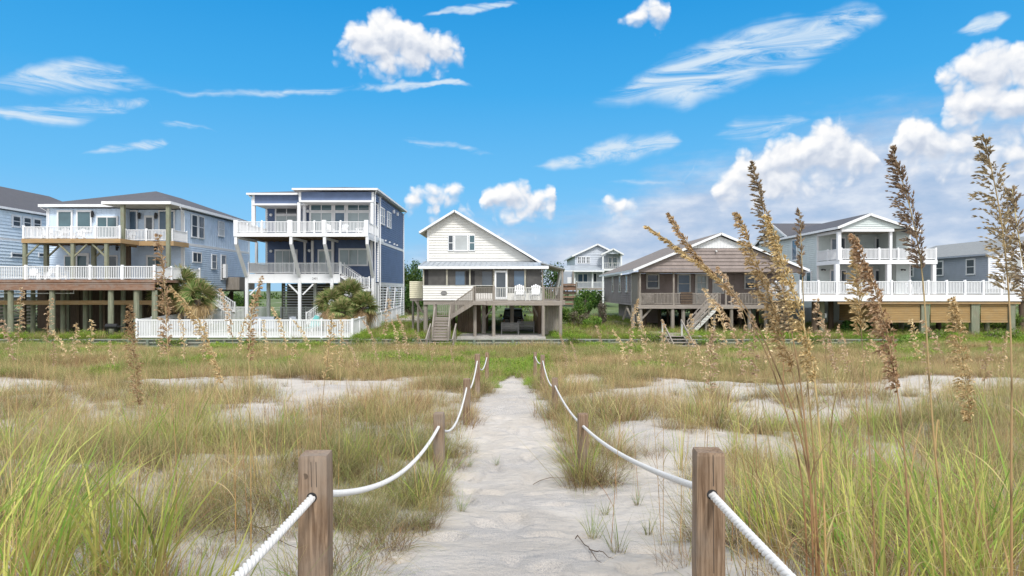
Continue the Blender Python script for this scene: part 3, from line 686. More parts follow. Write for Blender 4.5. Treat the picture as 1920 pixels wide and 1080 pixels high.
# ------------------------------------------------------------------ navy house
def house_navy():
    T = Thing('beach_house', 'tall navy blue house with white trim and slanted white deck columns', 'house', (-18, 64, 1.0), 'houses in the front row facing the dunes')
    xl, xr, yb = -23.5, -12.35, 77.3; S = 'navy_siding'; ztop = 12.95; zb = 5.0
    T.part('wall', MB().box(xl, xr, 65.5, yb, zb, ztop), S)
    T.part('wall', MB().box(-18.6, xr, 63.2, 65.499, zb, ztop), S)
    siding(T, (xr, 62.0, 0), UY, NR, [(1.2, zb), (15.3, zb), (15.3, 8.6), (1.2, 8.6)], .21, S)
    siding(T, (xr, 62.0, 0), UY, NR, [(1.2, 8.86), (15.3, 8.86), (15.3, ztop), (1.2, ztop)], .21, S)
    T.part('band_board', MB().box(xr, xr+.05, 63.2, yb, 8.6, 8.85).box(xr, xr+.05, 63.2, yb, 4.72, 4.99), 'white_trim')
    siding(T, (xl, 65.5, 0), UX, NF, [(0, zb), (4.9, zb), (4.9, ztop), (0, ztop)], .21, S)
    siding(T, (-18.6, 63.2, 0), UX, NF, [(0, zb), (6.25, zb), (6.25, ztop), (0, ztop)], .21, S)
    for (x, y) in ((xr, 63.2), (xr, yb), (xl, 65.5)): T.part('corner_board', MB().box(x-.14, x+.06, y-.06, y+.14, zb, ztop-.01), 'white_trim')
    # friezes over the porches
    for (x0, x1, y, zt, zlo) in ((-23.75, -18.75, 62.6, 12.98, 12.2), (-19.0, xr-.03, 61.0, 13.02, 12.28)):
        T.part('frieze', MB().box(x0, x1, y, y+.2, zlo, zt), S)
        T.part('frieze_trim', MB().box(x0-.03, x1+.03, y-.05, y+.24, zlo-.17, zlo-.002).box(x0-.05, x0+.16, y-.04, y-.002, zlo, zt-.02).box(x1-.16, x1+.05, y-.04, y-.002, zlo, zt-.02), 'white_trim')
    T.part('porch_ceiling', MB().box(-23.7, -18.95, 62.85, 65.45, 12.05, 12.1).box(-18.9, xr-.05, 61.25, 63.15, 12.1, 12.15), 'white_trim')
    siding(T, (xr-.001, 61.2, 0), UY, NR, [(0, 12.28), (2.0, 12.28), (2.0, ztop), (0, ztop)], .21, S)
    T.part('side_frieze', MB().box(xr-.18, xr-.002, 61.201, 63.19, 12.28, 12.98), S)
    # roofs
    hip(T, -24.2, -18.0, 62.2, yb+.4, 13.12, -19, 66.5, 74, 13.95, 'roof_charcoal', fh=.18)
    mb = MB(); z = 13.3; x0, x1, y0, y1 = -19.5, xr+.42, 60.5, yb+.45; e = (-15.6, 64.8, 14.0); f = (-15.6, 73, 14.0)
    hip(T, x0, x1, y0, y1, z, -15.8, 64.8, 73.5, 14.02, 'roof_charcoal', fh=.17)
    # decks
    du, dl = 58.1, 60.6; zu, zl = 9.1, 5.7
    deck(T, -23.65, xr+.05, du, 65.4, zu, .30, 'white_vinyl', 'weathered_x', 'soffit_wood')
    railing(T, (-23.55, du+.1), (xr-.03, du+.1), zu, h_=1.0, post_every=2.25, pw=.13, sp=.12)
    for px in (441.5, 543.5, 607, 686.5): T.part('column_cap', MB().box(X(px, du)-.16, X(px, du)+.16, du-.04, du+.26, zu-.28, zu+1.12), 'white_vinyl')
    railing(T, (xr-.03, du+.3), (xr-.03, 62.9), zu, h_=1.0, post_every=2.4, pw=.12, sp=.14, ends=(False, True))
    railing(T, (-23.55, du+.3), (-23.55, 65.4), zu, h_=1.0, post_every=2.4, pw=.12, sp=.14, ends=(False, True))
    for px in (441.5, 545, 608, 688):
        x = X(px, du); T.part('slanted_column', MB().bar((x, du+.15, zu-.28), (x, du+.15, zu-.95), .24, .26).bar((x, du+.15, zu-.90), (x, dl-.1, 5.5), .24, .26), 'white_trim')
        post(T, x, dl+.02, 1.0, 5.5, .26, 'white_trim')
    for px in (444, 545, 608, 688):
        x = X(px, du); beam(T, (x, du+.3, zu-.40), (x, 62.6, zu-.40), .12, .18, 'white_trim', 'cross_beam')
    deck(T, -23.65, X(637, dl), dl, 65.4, zl, .82, 'white_vinyl', 'weathered_x', 'white_trim', joist=False)
    railing(T, (-23.4, dl+.1), (X(637, dl), dl+.1), zl, h_=.98, post_every=4.3, pw=.14, sp=.115)
    railing(T, (-23.5, dl+.3), (-23.5, 65.4), zl, h_=.98, post_every=2.4, pw=.12, sp=.13, ends=(False, True))
    T.part('number_plate', MB().box(X(582, dl), X(600, dl), dl-.03, dl-.022, 5.16, 5.40), 'white_vinyl')
    # stair down to the landing on the right
    xa = X(639, dl)
    stairs(T, (xa, dl+.05, zl), (xa+1.75, dl+.05, 4.45), 1.2, (0, 1), smat='white_vinyl', mat='weathered_x', rail_h=.95)
    deck(T, xa+1.2, xr-.1, dl-.9, dl+1.3, 4.4, .25, 'white_vinyl', 'weathered_x', joist=False)
    railing(T, (xa+1.2, dl-.8), (xr-.15, dl-.8), 4.4, h_=.95, post_every=1.9, pw=.12, sp=.125)
    stairs(T, (xa+1.2, dl-.5, 4.25), (xa-2.9, dl-.5, 1.3), 1.1, (0, 1), smat='white_vinyl')
    # upper columns
    for px, d in ((476, 62.75), (561, 61.15), (571, 62.9), (698, 61.15)): post(T, X(px, d), d, zu, 12.1, .26, 'white_trim')
    for px, d in ((463+18, 64.8), (572, 64.0), (586, 63.0), (624, 62.9), (697, 62.9)): post(T, X(px, d), d, zl, zu-.3, .22, 'white_trim')
    # windows and doors, upper
    def fw(px0, px1, py0, py1, d, **k): window(T, (0, d-.04, 0), UX, NF, X(px0, d), X(px1, d), Z(py1, d), Z(py0, d), **k)
    fw(519, 557, 391, 401, 65.5, cols=2, tw=.14, glassm='glass_dark'); fw(519, 557, 405.5, 443, 65.5, cols=2, tw=.14, glassm='glass_drape', name='sliding_door')
    for a, b_ in ((584, 622), (629, 646), (653, 692)):
        c = 1 if b_-a < 25 else 2
        fw(a, b_, 384, 394.5, 63.2, cols=c, tw=.10, glassm='glass_teal'); fw(a, b_, 399.5, 432, 63.2, cols=c, tw=.10, glassm='glass_drape' if c == 2 else 'glass_blue', name='sliding_door')
    T.part('window_surround', MB().box(X(580, 63.2), X(695.5, 63.2), 63.128, 63.162, Z(432, 63.2), Z(381, 63.2)), 'white_trim')
    # lower
    fw(518, 556, 471, 511, 65.5, cols=3, tw=.14, glassm='glass_drape', name='sliding_door'); fw(599, 624, 471, 513, 63.2, cols=2, tw=.14, glassm='glass_drape', name='door')
    fw(638, 688, 469, 496, 63.2, cols=3, tw=.14, glassm='glass_drape')
    for px, py, d in ((508, 403, 65.4), (577, 396, 63.1), (508, 471, 65.4), (580, 470, 63.1)): round_lamp(T, P(px, py, d))
    O = (xr+.035, 0, 0)
    for s in (63.7, 67.2): window(T, O, UY, NR, s, s+1.9, 10.55, 11.95, 2, 2, 'glass_dark')
    for s in (66.0, 68.2, 70.9, 72.6): T.part('vent_hood', MB().obox((xr+.03, 0, 0), UY, NR, s, s+.2, 0, .16, 8.98, 9.12), 'white_vinyl')
    for s in (70.5, 72.8): T.part('vent_hood', MB().obox((xr+.03, 0, 0), UY, NR, s, s+.25, 0, .2, 12.2, 12.55), 'white_vinyl')
    gutter_pipe(T, [(xr+.3, 60.7, 13.1), (xr+.12, 61.0, 12.8), (xr+.12, 61.0, 1.2)]); gutter_pipe(T, [(xr+.15, 63.4, 12.9), (xr+.15, 63.3, 12.3), (xr+.15, 63.3, 1.2)])
    gutter_pipe(T, [(xr+.35, yb+.2, 13.1), (xr+.1, yb, 12.8), (xr+.1, yb, 1.4)]); gutter_pipe(T, [(-24.1, 62.3, 13.0), (-23.85, 62.6, 12.6), (-23.85, 62.6, 9.2)])
    # lattice skirts under the house
    for z in np.arange(1.45, 4.6, .26):
        T.part('slat', MB().box(xr+.02, xr+.05, 63.3, yb, z, z+.13), 'white_trim')
        T.part('slat', MB().box(-22.8, -18.2, 68.0, 68.04, z, z+.12), 'white_trim')
        T.part('slat', MB().box(-17.7, xr-.2, 66.0, 66.04, z, z+.12), 'white_trim')
    for y in np.arange(63.3, yb+.1, 2.3): post(T, xr-.05, y, 1.2, 4.72, .16, 'white_trim')
    for y in (65.7, 70.2, 74.6): T.part('brace', MB().bar((xr+.1, y, 1.3), (xr+.1, y+1.4, 4.5), .07, .14), 'white_trim')
    T.part('brace', MB().bar((xr+.1, 69.0, 1.3), (xr+.1, 67.8, 4.5), .07, .14), 'white_trim')
    T.part('dark_backing', MB().box(-22.9, xr-.2, 69.5, 69.7, 1.1, 4.9), 'brown_plank')  # dark plank panel added at the back to darken the underside
    for x in (-22.9, -18.5, -15.8, xr-.25):
        for y in (64.2, 68.4, 73): post(T, x, y, 1.0, 4.95, .28, 'white_trim' if y < 68 else 'green_timber')
    for x, s in ((-23.3, 1), (-18.9, -1), (-18.6, 1)): T.part('knee_brace', MB().bar((x, dl+.1, 3.85), (x+s*.95, dl+.1, 4.8), .12, .12), 'white_trim')
    T.part('side_panel', MB().box(xr-.25, xr+.05, 61.6, 62.6, 1.1, 4.9), 'white_trim')
    return T
house_navy()
# the street number on the deck's edge board
def text_part(txt, size, loc, mat, parent_label=None):
    cu = bpy.data.curves.new('number', 'FONT'); cu.body = txt; cu.size = size; cu.extrude = .004; cu.align_x = 'CENTER'
    o = bpy.data.objects.new('number', cu); link(o); o.rotation_euler = (R(90), 0, 0); o.location = loc
    me = bpy.data.meshes.new_from_object(o.evaluated_get(bpy.context.evaluated_depsgraph_get())); bpy.data.objects.remove(o)
    me.materials.clear(); me.materials.append(MATS[mat]); q_ = bpy.data.objects.new('number', me); link(q_); q_.rotation_euler = (R(90), 0, 0); q_.location = loc
    return q_
nav = [o for o in COL.objects if o.get('category') == 'house' and 'navy' in o['label']][0]
t_ = text_part('2401', .26, (0, 0, 0), 'black_metal'); t_.parent = nav; t_.location = (X(591, 60.6)-nav.location.x, 60.565-nav.location.y, 5.19-nav.location.z)

# ------------------------------------------------------------------ cream house
def house_cream():
    T = Thing('beach_house', 'cream clapboard house with steep lopsided gable, screened porch and grey weathered deck', 'house', (-2, 54, .6), 'houses in the front row facing the dunes')
    S = 'cream_siding'; g0 = 56.5; z0 = 6.45
    gl, gr = X(802, g0), X(1009, g0); pk = (X(853, g0), 10.72)
    sl = .62
    prof = [(gl, z0), (gr, z0), (pk[0], pk[1]), (gl, pk[1]-(pk[0]-gl)*sl)]
    T.part('wall', MB().prism((0, 0, 0), UX, (0, 1), prof, g0, 70), S)
    T.part('wall', MB().box(gl, gr, 56.51, 70, 3.45, z0-.001), S)
    siding(T, (0, g0, 0), UX, NF, prof, .215, S)
    T.part('corner_board', MB().box(gl-.05, gl+.10, g0-.06, g0+.05, z0, prof[3][1]-.05), 'white_trim')
    siding(T, (gl, g0, 0), UY, NL, [(0, z0), (13.5, z0), (13.5, prof[3][1]-.1), (0, prof[3][1]-.1)], .215, S)
    y0, y1 = 55.9, 70.5
    ex = gl-.62; ez = pk[1]-(pk[0]-ex)*sl+.12; rx = X(1022, g0); rzz = pk[1]-(rx-pk[0])*.60+.12
    gable_roof(T, ex, pk[0], rx, y0, y1, ez, pk[1]+.12, rzz, 'roof_light', th=.14, fh=.17)
    T.part('soffit', MB().slab([(ex+.05, y0+.05, ez-.16), (gl-.02, y0+.05, ez-.16+.35), (gl-.02, y1-.1, ez-.16+.35), (ex+.05, y1-.1, ez-.16)], .02), 'soffit_tan')
    # window in the gable
    O = (0, g0-.04, 0); sx = lambda px: X(px, g0)
    window(T, O, UX, NF, sx(841.5), sx(849), Z(469, g0), Z(442, g0), 1, 2, 'glass_dark', tw=.07)
    window(T, O, UX, NF, sx(854), sx(876), Z(469, g0), Z(442, g0), 1, 1, 'glass_blind', tw=.10)
    window(T, O, UX, NF, sx(881), sx(889.5), Z(469, g0), Z(442, g0), 1, 2, 'glass_teal', tw=.07)
    # porch roof of ribbed metal
    px0, px1, pf = X(784, 53.2), X(1029, 53.2), 53.2
    T.part('porch_roof', MB().slab([(px0, pf, 6.13), (px1, pf, 6.13), (px1, g0-.04, 6.62), (px0, g0-.04, 6.62)], .05), 'metal_roof')
    sm = MB()
    for x in np.arange(px0+.2, px1, .42): sm.bar((x, pf+.02, 6.15), (x, g0-.1, 6.635), .035, .05)
    T.part('roof_rib', sm, 'metal_roof', stuff=True)
    T.part('porch_fascia', MB().box(px0, px1, pf-.03, pf+.02, 5.90, 6.11), 'white_trim')
    T.part('porch_ceiling', MB().box(px0+.1, px1-.1, pf+.1, g0-.1, 5.92, 5.96), 'soffit_tan')
    ps = 53.6; x0 = X(793, ps); x1 = X(1018, ps); zf = 3.45
    T.part('porch_wall', MB().box(x0, X(889, ps), ps, ps+.12, zf, Z(536, ps)), S)
    siding(T, (0, ps, 0), UX, NF, [(x0, zf), (X(889, ps), zf), (X(889, ps), Z(536, ps)), (x0, Z(536, ps))], .19, S)
    T.part('porch_wall', MB().box(X(889, ps)+.001, x1, ps+.02, ps+.12, zf, zf+.55), 'cream_siding')
    T.part('porch_wall', MB().box(x0, x0+.1, ps+.121, g0, zf, Z(536, ps)), S)
    zt = 5.9; zs = Z(536, ps)
    for a, b_ in ((795, 836), (840, 879), (883, 924)): T.part('screen', MB().box(X(a, ps), X(b_, ps), ps+.05, ps+.07, zs+.05, zt), 'screen')
    for a, b_ in ((953, 982), (987, 1015)): T.part('screen', MB().box(X(a, ps), X(b_, ps), ps+.05, ps+.07, zf+.6, zt), 'screen')
    # things seen dimly through the screens: the house's own windows
    for a, b_, c_, d_, gm in ((795, 803, 506, 535, 'dark_inside'), (854, 871, 509, 534, 'glass_blue'), (873, 890, 508, 534, 'dark_inside'), (904, 922, 509, 535, 'glass_dark'), (964, 983, 508, 535, 'glass_blue')):
        T.part('window', MB().box(X(a, ps), X(b_, ps), ps+.030, ps+.048, Z(d_, ps), Z(c_, ps)), gm)
    for px in (794, 838, 881, 926, 951, 984.5, 1017): T.part('porch_post', MB().box(X(px, ps)-.055, X(px, ps)+.055, ps-.04, ps+.14, (zs if px < 900 else zf)+.001, zt), 'soffit_tan' if px < 1000 else 'weathered')
    T.part('sill', MB().box(x0-.05, X(924, ps), ps-.05, ps+.14, zs+.002, zs+.05), 'white_old')
    window(T, (0, ps-.02, 0), UX, NF, X(930.5, ps), X(948, ps), zf+.25, Z(511, ps), 1, 1, 'glass_dark', 'white_vinyl', tw=.13, name='screen_door')
    for k, ch in enumerate('2403'): 
        q_ = text_part(ch, .2, (0, 0, 0), 'black_metal'); q_.parent = T.e; q_.location = (X(925.5, ps)-T.L[0], ps-.06-T.L[1], Z(512+k*5, ps)-T.L[2])
    T.part('oval_sign', MB().tube([(0, 0, 0), (0, .04, 0)], 1, 20), 'bench_wood').location = (X(832.5, ps)-T.L[0], ps-.09-T.L[1], Z(549.5, ps)-T.L[2])
    sg = [o for o in COL.objects if o.name.startswith('oval_sign')][0]
    import bmesh
    me = sg.data
    for v_ in me.vertices: v_.co = ((v_.co.x+T.L[0])*.255, v_.co.y+T.L[1], (v_.co.z+T.L[2])*.165)
    # deck
    d0 = 51.5; dl, dr = X(889, d0), X(1053, d0)
    deck(T, dl, dr, d0, ps-.05, zf, .36, 'weathered_x', 'weathered_x', 'brown_plank')
    deck(T, 2.5, dr+.4, ps-.049, 62, zf, .36, 'weathered_x', 'weathered_x', 'brown_plank', joist=False)
    for a, b_, m_ in ((889, 925, 'weathered'), (927, 1018, 'white_old'), (1020, 1052, 'weathered')):
        railing(T, (X(a, d0), d0+.08), (X(b_, d0), d0+.08), zf, h_=1.0, mat=m_, sp=.13, posts=False)
    for px in (890, 926, 1019, 1052): post(T, X(px, d0), d0+.08, zf-.3, zf+1.12, .16, 'weathered', 'railing_post')
    railing(T, (dr-.05, d0+.2), (dr-.05+.3, 61.5), zf, h_=1.0, mat='weathered', sp=.16, post_every=2.5, ends=(False, True))
    for px in (890.5, 925.5, 1018.5, 1051): pile(T, X(px, d0+.1), d0+.1, .6, 3.1, .26, 'weathered')
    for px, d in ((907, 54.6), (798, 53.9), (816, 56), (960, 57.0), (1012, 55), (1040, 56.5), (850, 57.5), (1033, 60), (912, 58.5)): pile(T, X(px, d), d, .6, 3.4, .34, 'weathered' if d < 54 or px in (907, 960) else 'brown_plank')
    T.part('brace', MB().bar((X(907, 54.6)+.1, 54.6, 2.0), (X(925, 54.6), 54.6, 2.9), .1, .12), 'weathered'); T.part('brace', MB().bar((X(1000, 55.2), 55.2, 2.9), (X(1012, 55), 55, 1.9), .1, .12), 'weathered')
    # plank rooms under the house
    for a, b_, d, m_ in ((858, 889, 56.2, 'brown_plank'), (893, 903, 56.4, 'brown_plank'), (1000, 1014, 56.2, 'brown_plank'), (1022, 1049, 54.5, 'weathered')):
        x = X(a, d)
        while x < X(b_, d)-.1: T.part('plank', MB().box(x, x+.19, d+random.uniform(0, .02), d+.06, .65, 3.2), m_); x += .2
    T.part('side_wall', MB().box(X(889, 56.2), X(889, 56.2)+.1, 56.3, 66, .65, 3.2), 'brown_plank')
    T.part('side_wall', MB().box(X(1014, 56.2), X(1014, 56.2)+.1, 56.3, 60, .65, 3.2), 'brown_plank')
    # side porch roof on the right with leaning posts
    T.part('side_roof', MB().slab([(2.3, 53.4, 6.42), (4.15, 53.4, 5.95), (4.7, 62, 5.95), (2.3, 62, 6.42)], .08), 'metal_roof')
    T.part('side_ceiling', MB().slab([(2.35, 53.45, 6.30), (4.1, 53.45, 5.84), (4.65, 61.9, 5.84), (2.35, 61.9, 6.30)], .03), 'soffit_tan')
    post(T, 3.95, 53.6, zf, 5.85, .13, 'weathered')
    for k, y in enumerate((54.9, 55.9, 56.9, 57.8)): T.part('leaning_post', MB().bar((3.55+.03*k, y, zf+.4), (3.95+.04*k, y+.2, 5.8), .13, .16), 'white_old')
    # bump-out on the left
    b0 = 55.5; T.part('bay', MB().box(X(768, b0), X(792, b0), b0, b0+2, Z(559, b0), Z(527.5, b0)), 'cream_box')
    siding(T, (0, b0, 0), UX, NF, [(X(768, b0), Z(559, b0)), (X(792, b0), Z(559, b0)), (X(792, b0), Z(527.5, b0)), (X(768, b0), Z(527.5, b0))], .16, 'cream_box')
    T.part('bay_base', MB().box(X(769, b0), X(794, b0), b0+.02, b0+2, 3.38, 3.58), 'weathered_x')
    for px, d in ((774.5, 57.2), (784, 55.7)): pile(T, X(px, d), d, .7, 3.4, .2, 'weathered')
    T.part('brace', MB().bar((X(778, b0), b0+.1, 3.4), (X(793, b0), b0+.1, 2.4), .1, .14), 'weathered')
    T.part('floor_beam', MB().box(X(794, ps), X(889, ps), ps+.02, ps+.2, 3.1, 3.44), 'weathered_x')
    # stairs: first flight along the house, landing, second flight to the sand
    fx = X(846, 51.2)
    stairs(T, (dl, d0-.95, zf), (fx, d0-.95, 2.25), 1.0, (0, 1), n=6, sp=.14)
    lx0 = X(814, 51)
    deck(T, lx0, fx, d0-1.0, d0+.4, 2.2, .2, 'weathered_x', 'weathered_x', joist=False)
    deck(T, dl-.02, dl+.9, d0-1.0, d0-.05, zf, .3, 'weathered_x', 'weathered_x', joist=False)
    railing(T, (lx0+.05, d0+.35), (fx, d0+.35), 2.2, h_=1.0, mat='weathered', sp=.14, posts=True, post_every=2)
    railing(T, (lx0+.05, d0-.95), (lx0+.05, d0+.35), 2.2, h_=1.0, mat='weathered', sp=.14, posts=True, post_every=2)
    stairs(T, (lx0+.1, d0-1.0, 2.15), (lx0+.1, 48.9, .62), 1.15, (1, 0), n=8, rail_h=.9, closed=True)
    stairs(T, (lx0-.05, 48.8, .60), (lx0-.05, 47.6, .02), 1.7, (1, 0), n=4, rails=False)
    for x in (lx0-.1, lx0+1.75):
        T.part('hand_rail', MB().bar((x, 49.6, 1.75), (x-.08, 47.5, .75), .09, .16), 'weathered'); T.part('hand_rail', MB().bar((x, 49.5, 1.3), (x-.08, 47.6, .45), .05, .12), 'weathered')
        for y, z in ((49.4, 1.7), (47.7, .8)): post(T, x-.02, y, .0, z, .1, 'weathered')
    for px in (816, 843): pile(T, X(px, 51), 51, .5, 2.1, .16, 'weathered')
    return T
house_cream()
# ------------------------------------------------------------------ brown house
def house_brown():
    T = Thing('beach_house', 'low brown clapboard house with a wide gable and a long weathered stair', 'house', (17, 60, .7), 'houses in the front row facing the dunes')
    S = 'brown_siding'; xl, xr, yw, yb = 10.7, 24.4, 61.0, 79.0; zf, ze = 3.0, 5.75; yp = 57.8
    T.part('wall', MB().box(xl, xr, yw, yb, 2.9, ze-.02), S)
    siding(T, (xl, yw, 0), UY, NL, [(0, 2.9), (18, 2.9), (18, ze-.05), (0, ze-.05)], .22, S)
    siding(T, (0, yw, 0), UX, NF, [(xl, zf), (xr, zf), (xr, ze-.05), (xl, ze-.05)], .22, S)
    T.part('side_panel', MB().box(xl-.02, xl+.06, yp+.1, yw-.01, 2.75, ze-.02), 'weathered')
    T.part('corner_board', MB().box(xl-.07, xl+.1, yw-.08, yw-.001, 2.9, ze-.05), 'white_old')
    pk = 17.5; pz = 8.95; gy = 57.4; x0, x1 = 10.15, 24.85; zl0 = 6.0
    gable_roof(T, x0, pk, x1, gy-.35, 79.5, zl0, pz+.12, zl0, 'roof_brown', th=.14, fh=.2)
    mL = (pz-zl0)/(pk-x0)
    prof = [(x0+.6, zl0+.05), (x1-.6, zl0+.05), (pk, pz-.17)]
    T.part('gable', MB().prism((0, 0, 0), UX, (0, 1), prof, gy, gy+.12), S)
    zsplit = Z(466, gy)
    hw = (pz-.17-zsplit)/mL
    siding(T, (0, gy, 0), UX, NF, [(x0+.6, zl0+.05), (x1-.6, zl0+.05), (pk+hw, zsplit), (pk-hw, zsplit)], .30, S)
    T.part('gable_panel', MB().prism((0, 0, 0), UX, (0, 1), [(pk-hw+.02, zsplit+.03), (pk+hw-.02, zsplit+.03), (pk, pz-.19)], gy-.03, gy-.001), 'white_trim')
    siding(T, (0, gy-.03, 0), UX, NF, [(pk-hw, zsplit+.03), (pk+hw, zsplit+.03), (pk, pz-.19)], .24, 'white_trim', True)
    T.part('porch_beam', MB().box(x0+.5, x1-.5, gy-.04, gy+.14, zl0-.22, zl0+.04), 'brown_siding')
    T.part('porch_ceiling', MB().box(x0+.3, x1-.3, gy+.15, yw-.06, zl0-.26, zl0-.22), 'brown_siding')
    T.part('flood_light', MB().tube([(X(1342, gy), gy-.25, Z(471, gy)), (X(1342, gy), gy-.02, Z(470, gy))], [.07, .05], 8), 'white_vinyl')
    deck(T, xl-.05, xr, yp-.1, yw-.05, zf, .32, 'weathered_x', 'weathered_x', 'brown_plank')
    railing(T, (X(1201, yp), yp), (X(1276, yp), yp), zf, h_=1.0, mat='weathered', sp=.115, bw=.055, posts=False)
    railing(T, (X(1298, yp), yp), (X(1352, yp), yp), zf, h_=1.0, mat='weathered', sp=.115, bw=.055, posts=False)
    railing(T, (X(1371, yp), yp), (xr, yp), zf, h_=1.0, mat='weathered', sp=.125, bw=.055, posts=True, post_every=2.4)
    # plank bench back built into the rail, and a lattice of crossed slats
    for z in np.arange(zf+.05, zf+.95, .22): T.part('rail_board', MB().box(X(1276, yp), X(1298, yp), yp-.04, yp, z, z+.15), 'brown_plank')
    for (a, b_) in ((1202, 1226), (1306, 1330)):
        xa, xb = X(a, yp), X(b_, yp)
        for k in range(7):
            t = k/6; T.part('lattice_slat', MB().bar((xa+(xb-xa)*t*.5, yp-.05, zf+.15), (xa+(xb-xa)*(.5+t*.5), yp-.05, zf+.9), .02, .035), 'weathered_x')
            T.part('lattice_slat', MB().bar((xa+(xb-xa)*(.5+t*.5), yp-.075, zf+.15), (xa+(xb-xa)*t*.5, yp-.075, zf+.9), .02, .035), 'weathered_x')
    for px in (1200, 1263, 1361, 1424): post(T, X(px, yp), yp+.02, zf-.2, zl0-.22, .14, 'weathered', 'porch_post')
    def fw(px0, px1, py0, py1, **k): window(T, (0, yw-.04, 0), UX, NF, X(px0, yw), X(px1, yw), Z(py1, yw), Z(py0, yw), trim='white_old', **k)
    fw(1214, 1233, 516, 539, cols=1, rows=2, glassm='glass_dark', tw=.14); fw(1272, 1292, 516, 548, rows=2, glassm='glass_blue', tw=.12)
    fw(1307, 1323, 518, 566, cols=2, rows=4, glassm='glass_drape', tw=.2, name='door', mull=.04); fw(1338, 1354, 516, 548, rows=2, glassm='glass_blind', tw=.14); fw(1397, 1413, 518, 540, rows=2)
    O = (xl-.035, 0, 0)
    for s in (62.9, 66.8, 71.5): window(T, O, UY, NL, s, s+.75, 4.15, 5.5, 1, 2, 'glass_dark', 'white_old', tw=.12)
    # underside
    T.part('lower_wall', MB().box(11.9, 12.1, 65, 76, .7, 2.88), S)
    siding(T, (11.9, 65, 0), UY, NL, [(0, .7), (11, .7), (11, 2.88), (0, 2.88)], .2, S)
    T.part('corner_board', MB().box(11.84, 12.1, 64.9, 64.999, .7, 2.88), 'white_old')
    T.part('lower_wall', MB().box(12.3, 14.5, 66.3, 66.45, .7, 2.88), S)
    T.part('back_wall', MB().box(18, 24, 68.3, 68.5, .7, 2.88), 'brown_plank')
    for px, d in ((1187, 58.2), (1201, 57.9), (1209, 60.5), (1261, 57.9), (1281, 58), (1325, 58), (1371, 57.9), (1405, 58), (1436, 58), (1296, 60.5), (1345, 62), (1236, 62), (1252, 66), (1275, 66), (1388, 61), (1420, 62)):
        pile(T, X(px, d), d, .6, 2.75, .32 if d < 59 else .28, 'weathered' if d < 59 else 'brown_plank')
    for a, b_ in (((X(1201, 58.1), 58.1, 1.7), (X(1222, 58.1), 58.1, 2.7)), ((X(1187, 58.4), 58.4, 1.6), (X(1176, 58.4), 58.4, 2.7)), ((X(1168, 61), 61, 1.6), (X(1176, 61), 61, 2.8)), ((X(1250, 60), 60, 2.7), (X(1263, 60), 60, 1.6))):
        T.part('brace', MB().bar(a, b_, .1, .15), 'weathered')
    # long stair running down to the left in front of the porch
    d0 = 55.6; top = (X(1366, d0), d0, zf-.02); bot = (X(1297, d0), d0, .65)
    deck(T, X(1346, d0), X(1372, d0)+.6, d0, yp-.12, zf-.02, .25, 'weathered_x', 'weathered_x', joist=False)
    stairs(T, (top[0]-.9, d0+.05, zf-.02), (bot[0], d0+.05, .72), 1.25, (0, 1), n=11, smat='white_old', rails=False)
    for o in (0, 1.3):
        for hz in (.40, .68, .98): T.part('stair_rail', MB().bar((top[0]-.9, d0+.05+o, zf+hz), (bot[0], d0+.05+o, .7+hz), .04, .09), 'weathered_x')
        for t in (0, .33, .66, 1): xx = top[0]-.9+(bot[0]-top[0]+.9)*t; zz = zf+(.72-zf)*t; T.part('stair_post', MB().box(xx-.05, xx+.05, d0+.02+o, d0+.10+o, zz-.1, zz+1.0), 'weathered')
    for px, hh in ((1346, 2.8), (1330, 2.2), (1312, 1.4)): pile(T, X(px, d0)-.1, d0+.7, .6, hh, .18, 'weathered')
    # last steps over the bulkhead
    sx0 = X(1247, 51)
    stairs(T, (sx0, 51.2, .95), (sx0, 48.6, -.02), 1.35, (1, 0), n=5, mat='weathered_x', rails=False)
    T.part('landing', MB().box(sx0-.1, X(1297, 53)+.3, 51.25, 56.9, .70, .80), 'weathered_x')
    for x in (sx0-.05, sx0+1.4):
        T.part('hand_rail', MB().bar((x-.15, 51.2, 2.0), (x+.1, 48.5, .35), .07, .14), 'weathered_x'); post(T, x-.13, 51.1, .7, 1.95, .1, 'white_old'); post(T, x+.1, 48.7, -.2, .5, .1, 'white_old')
house_brown()

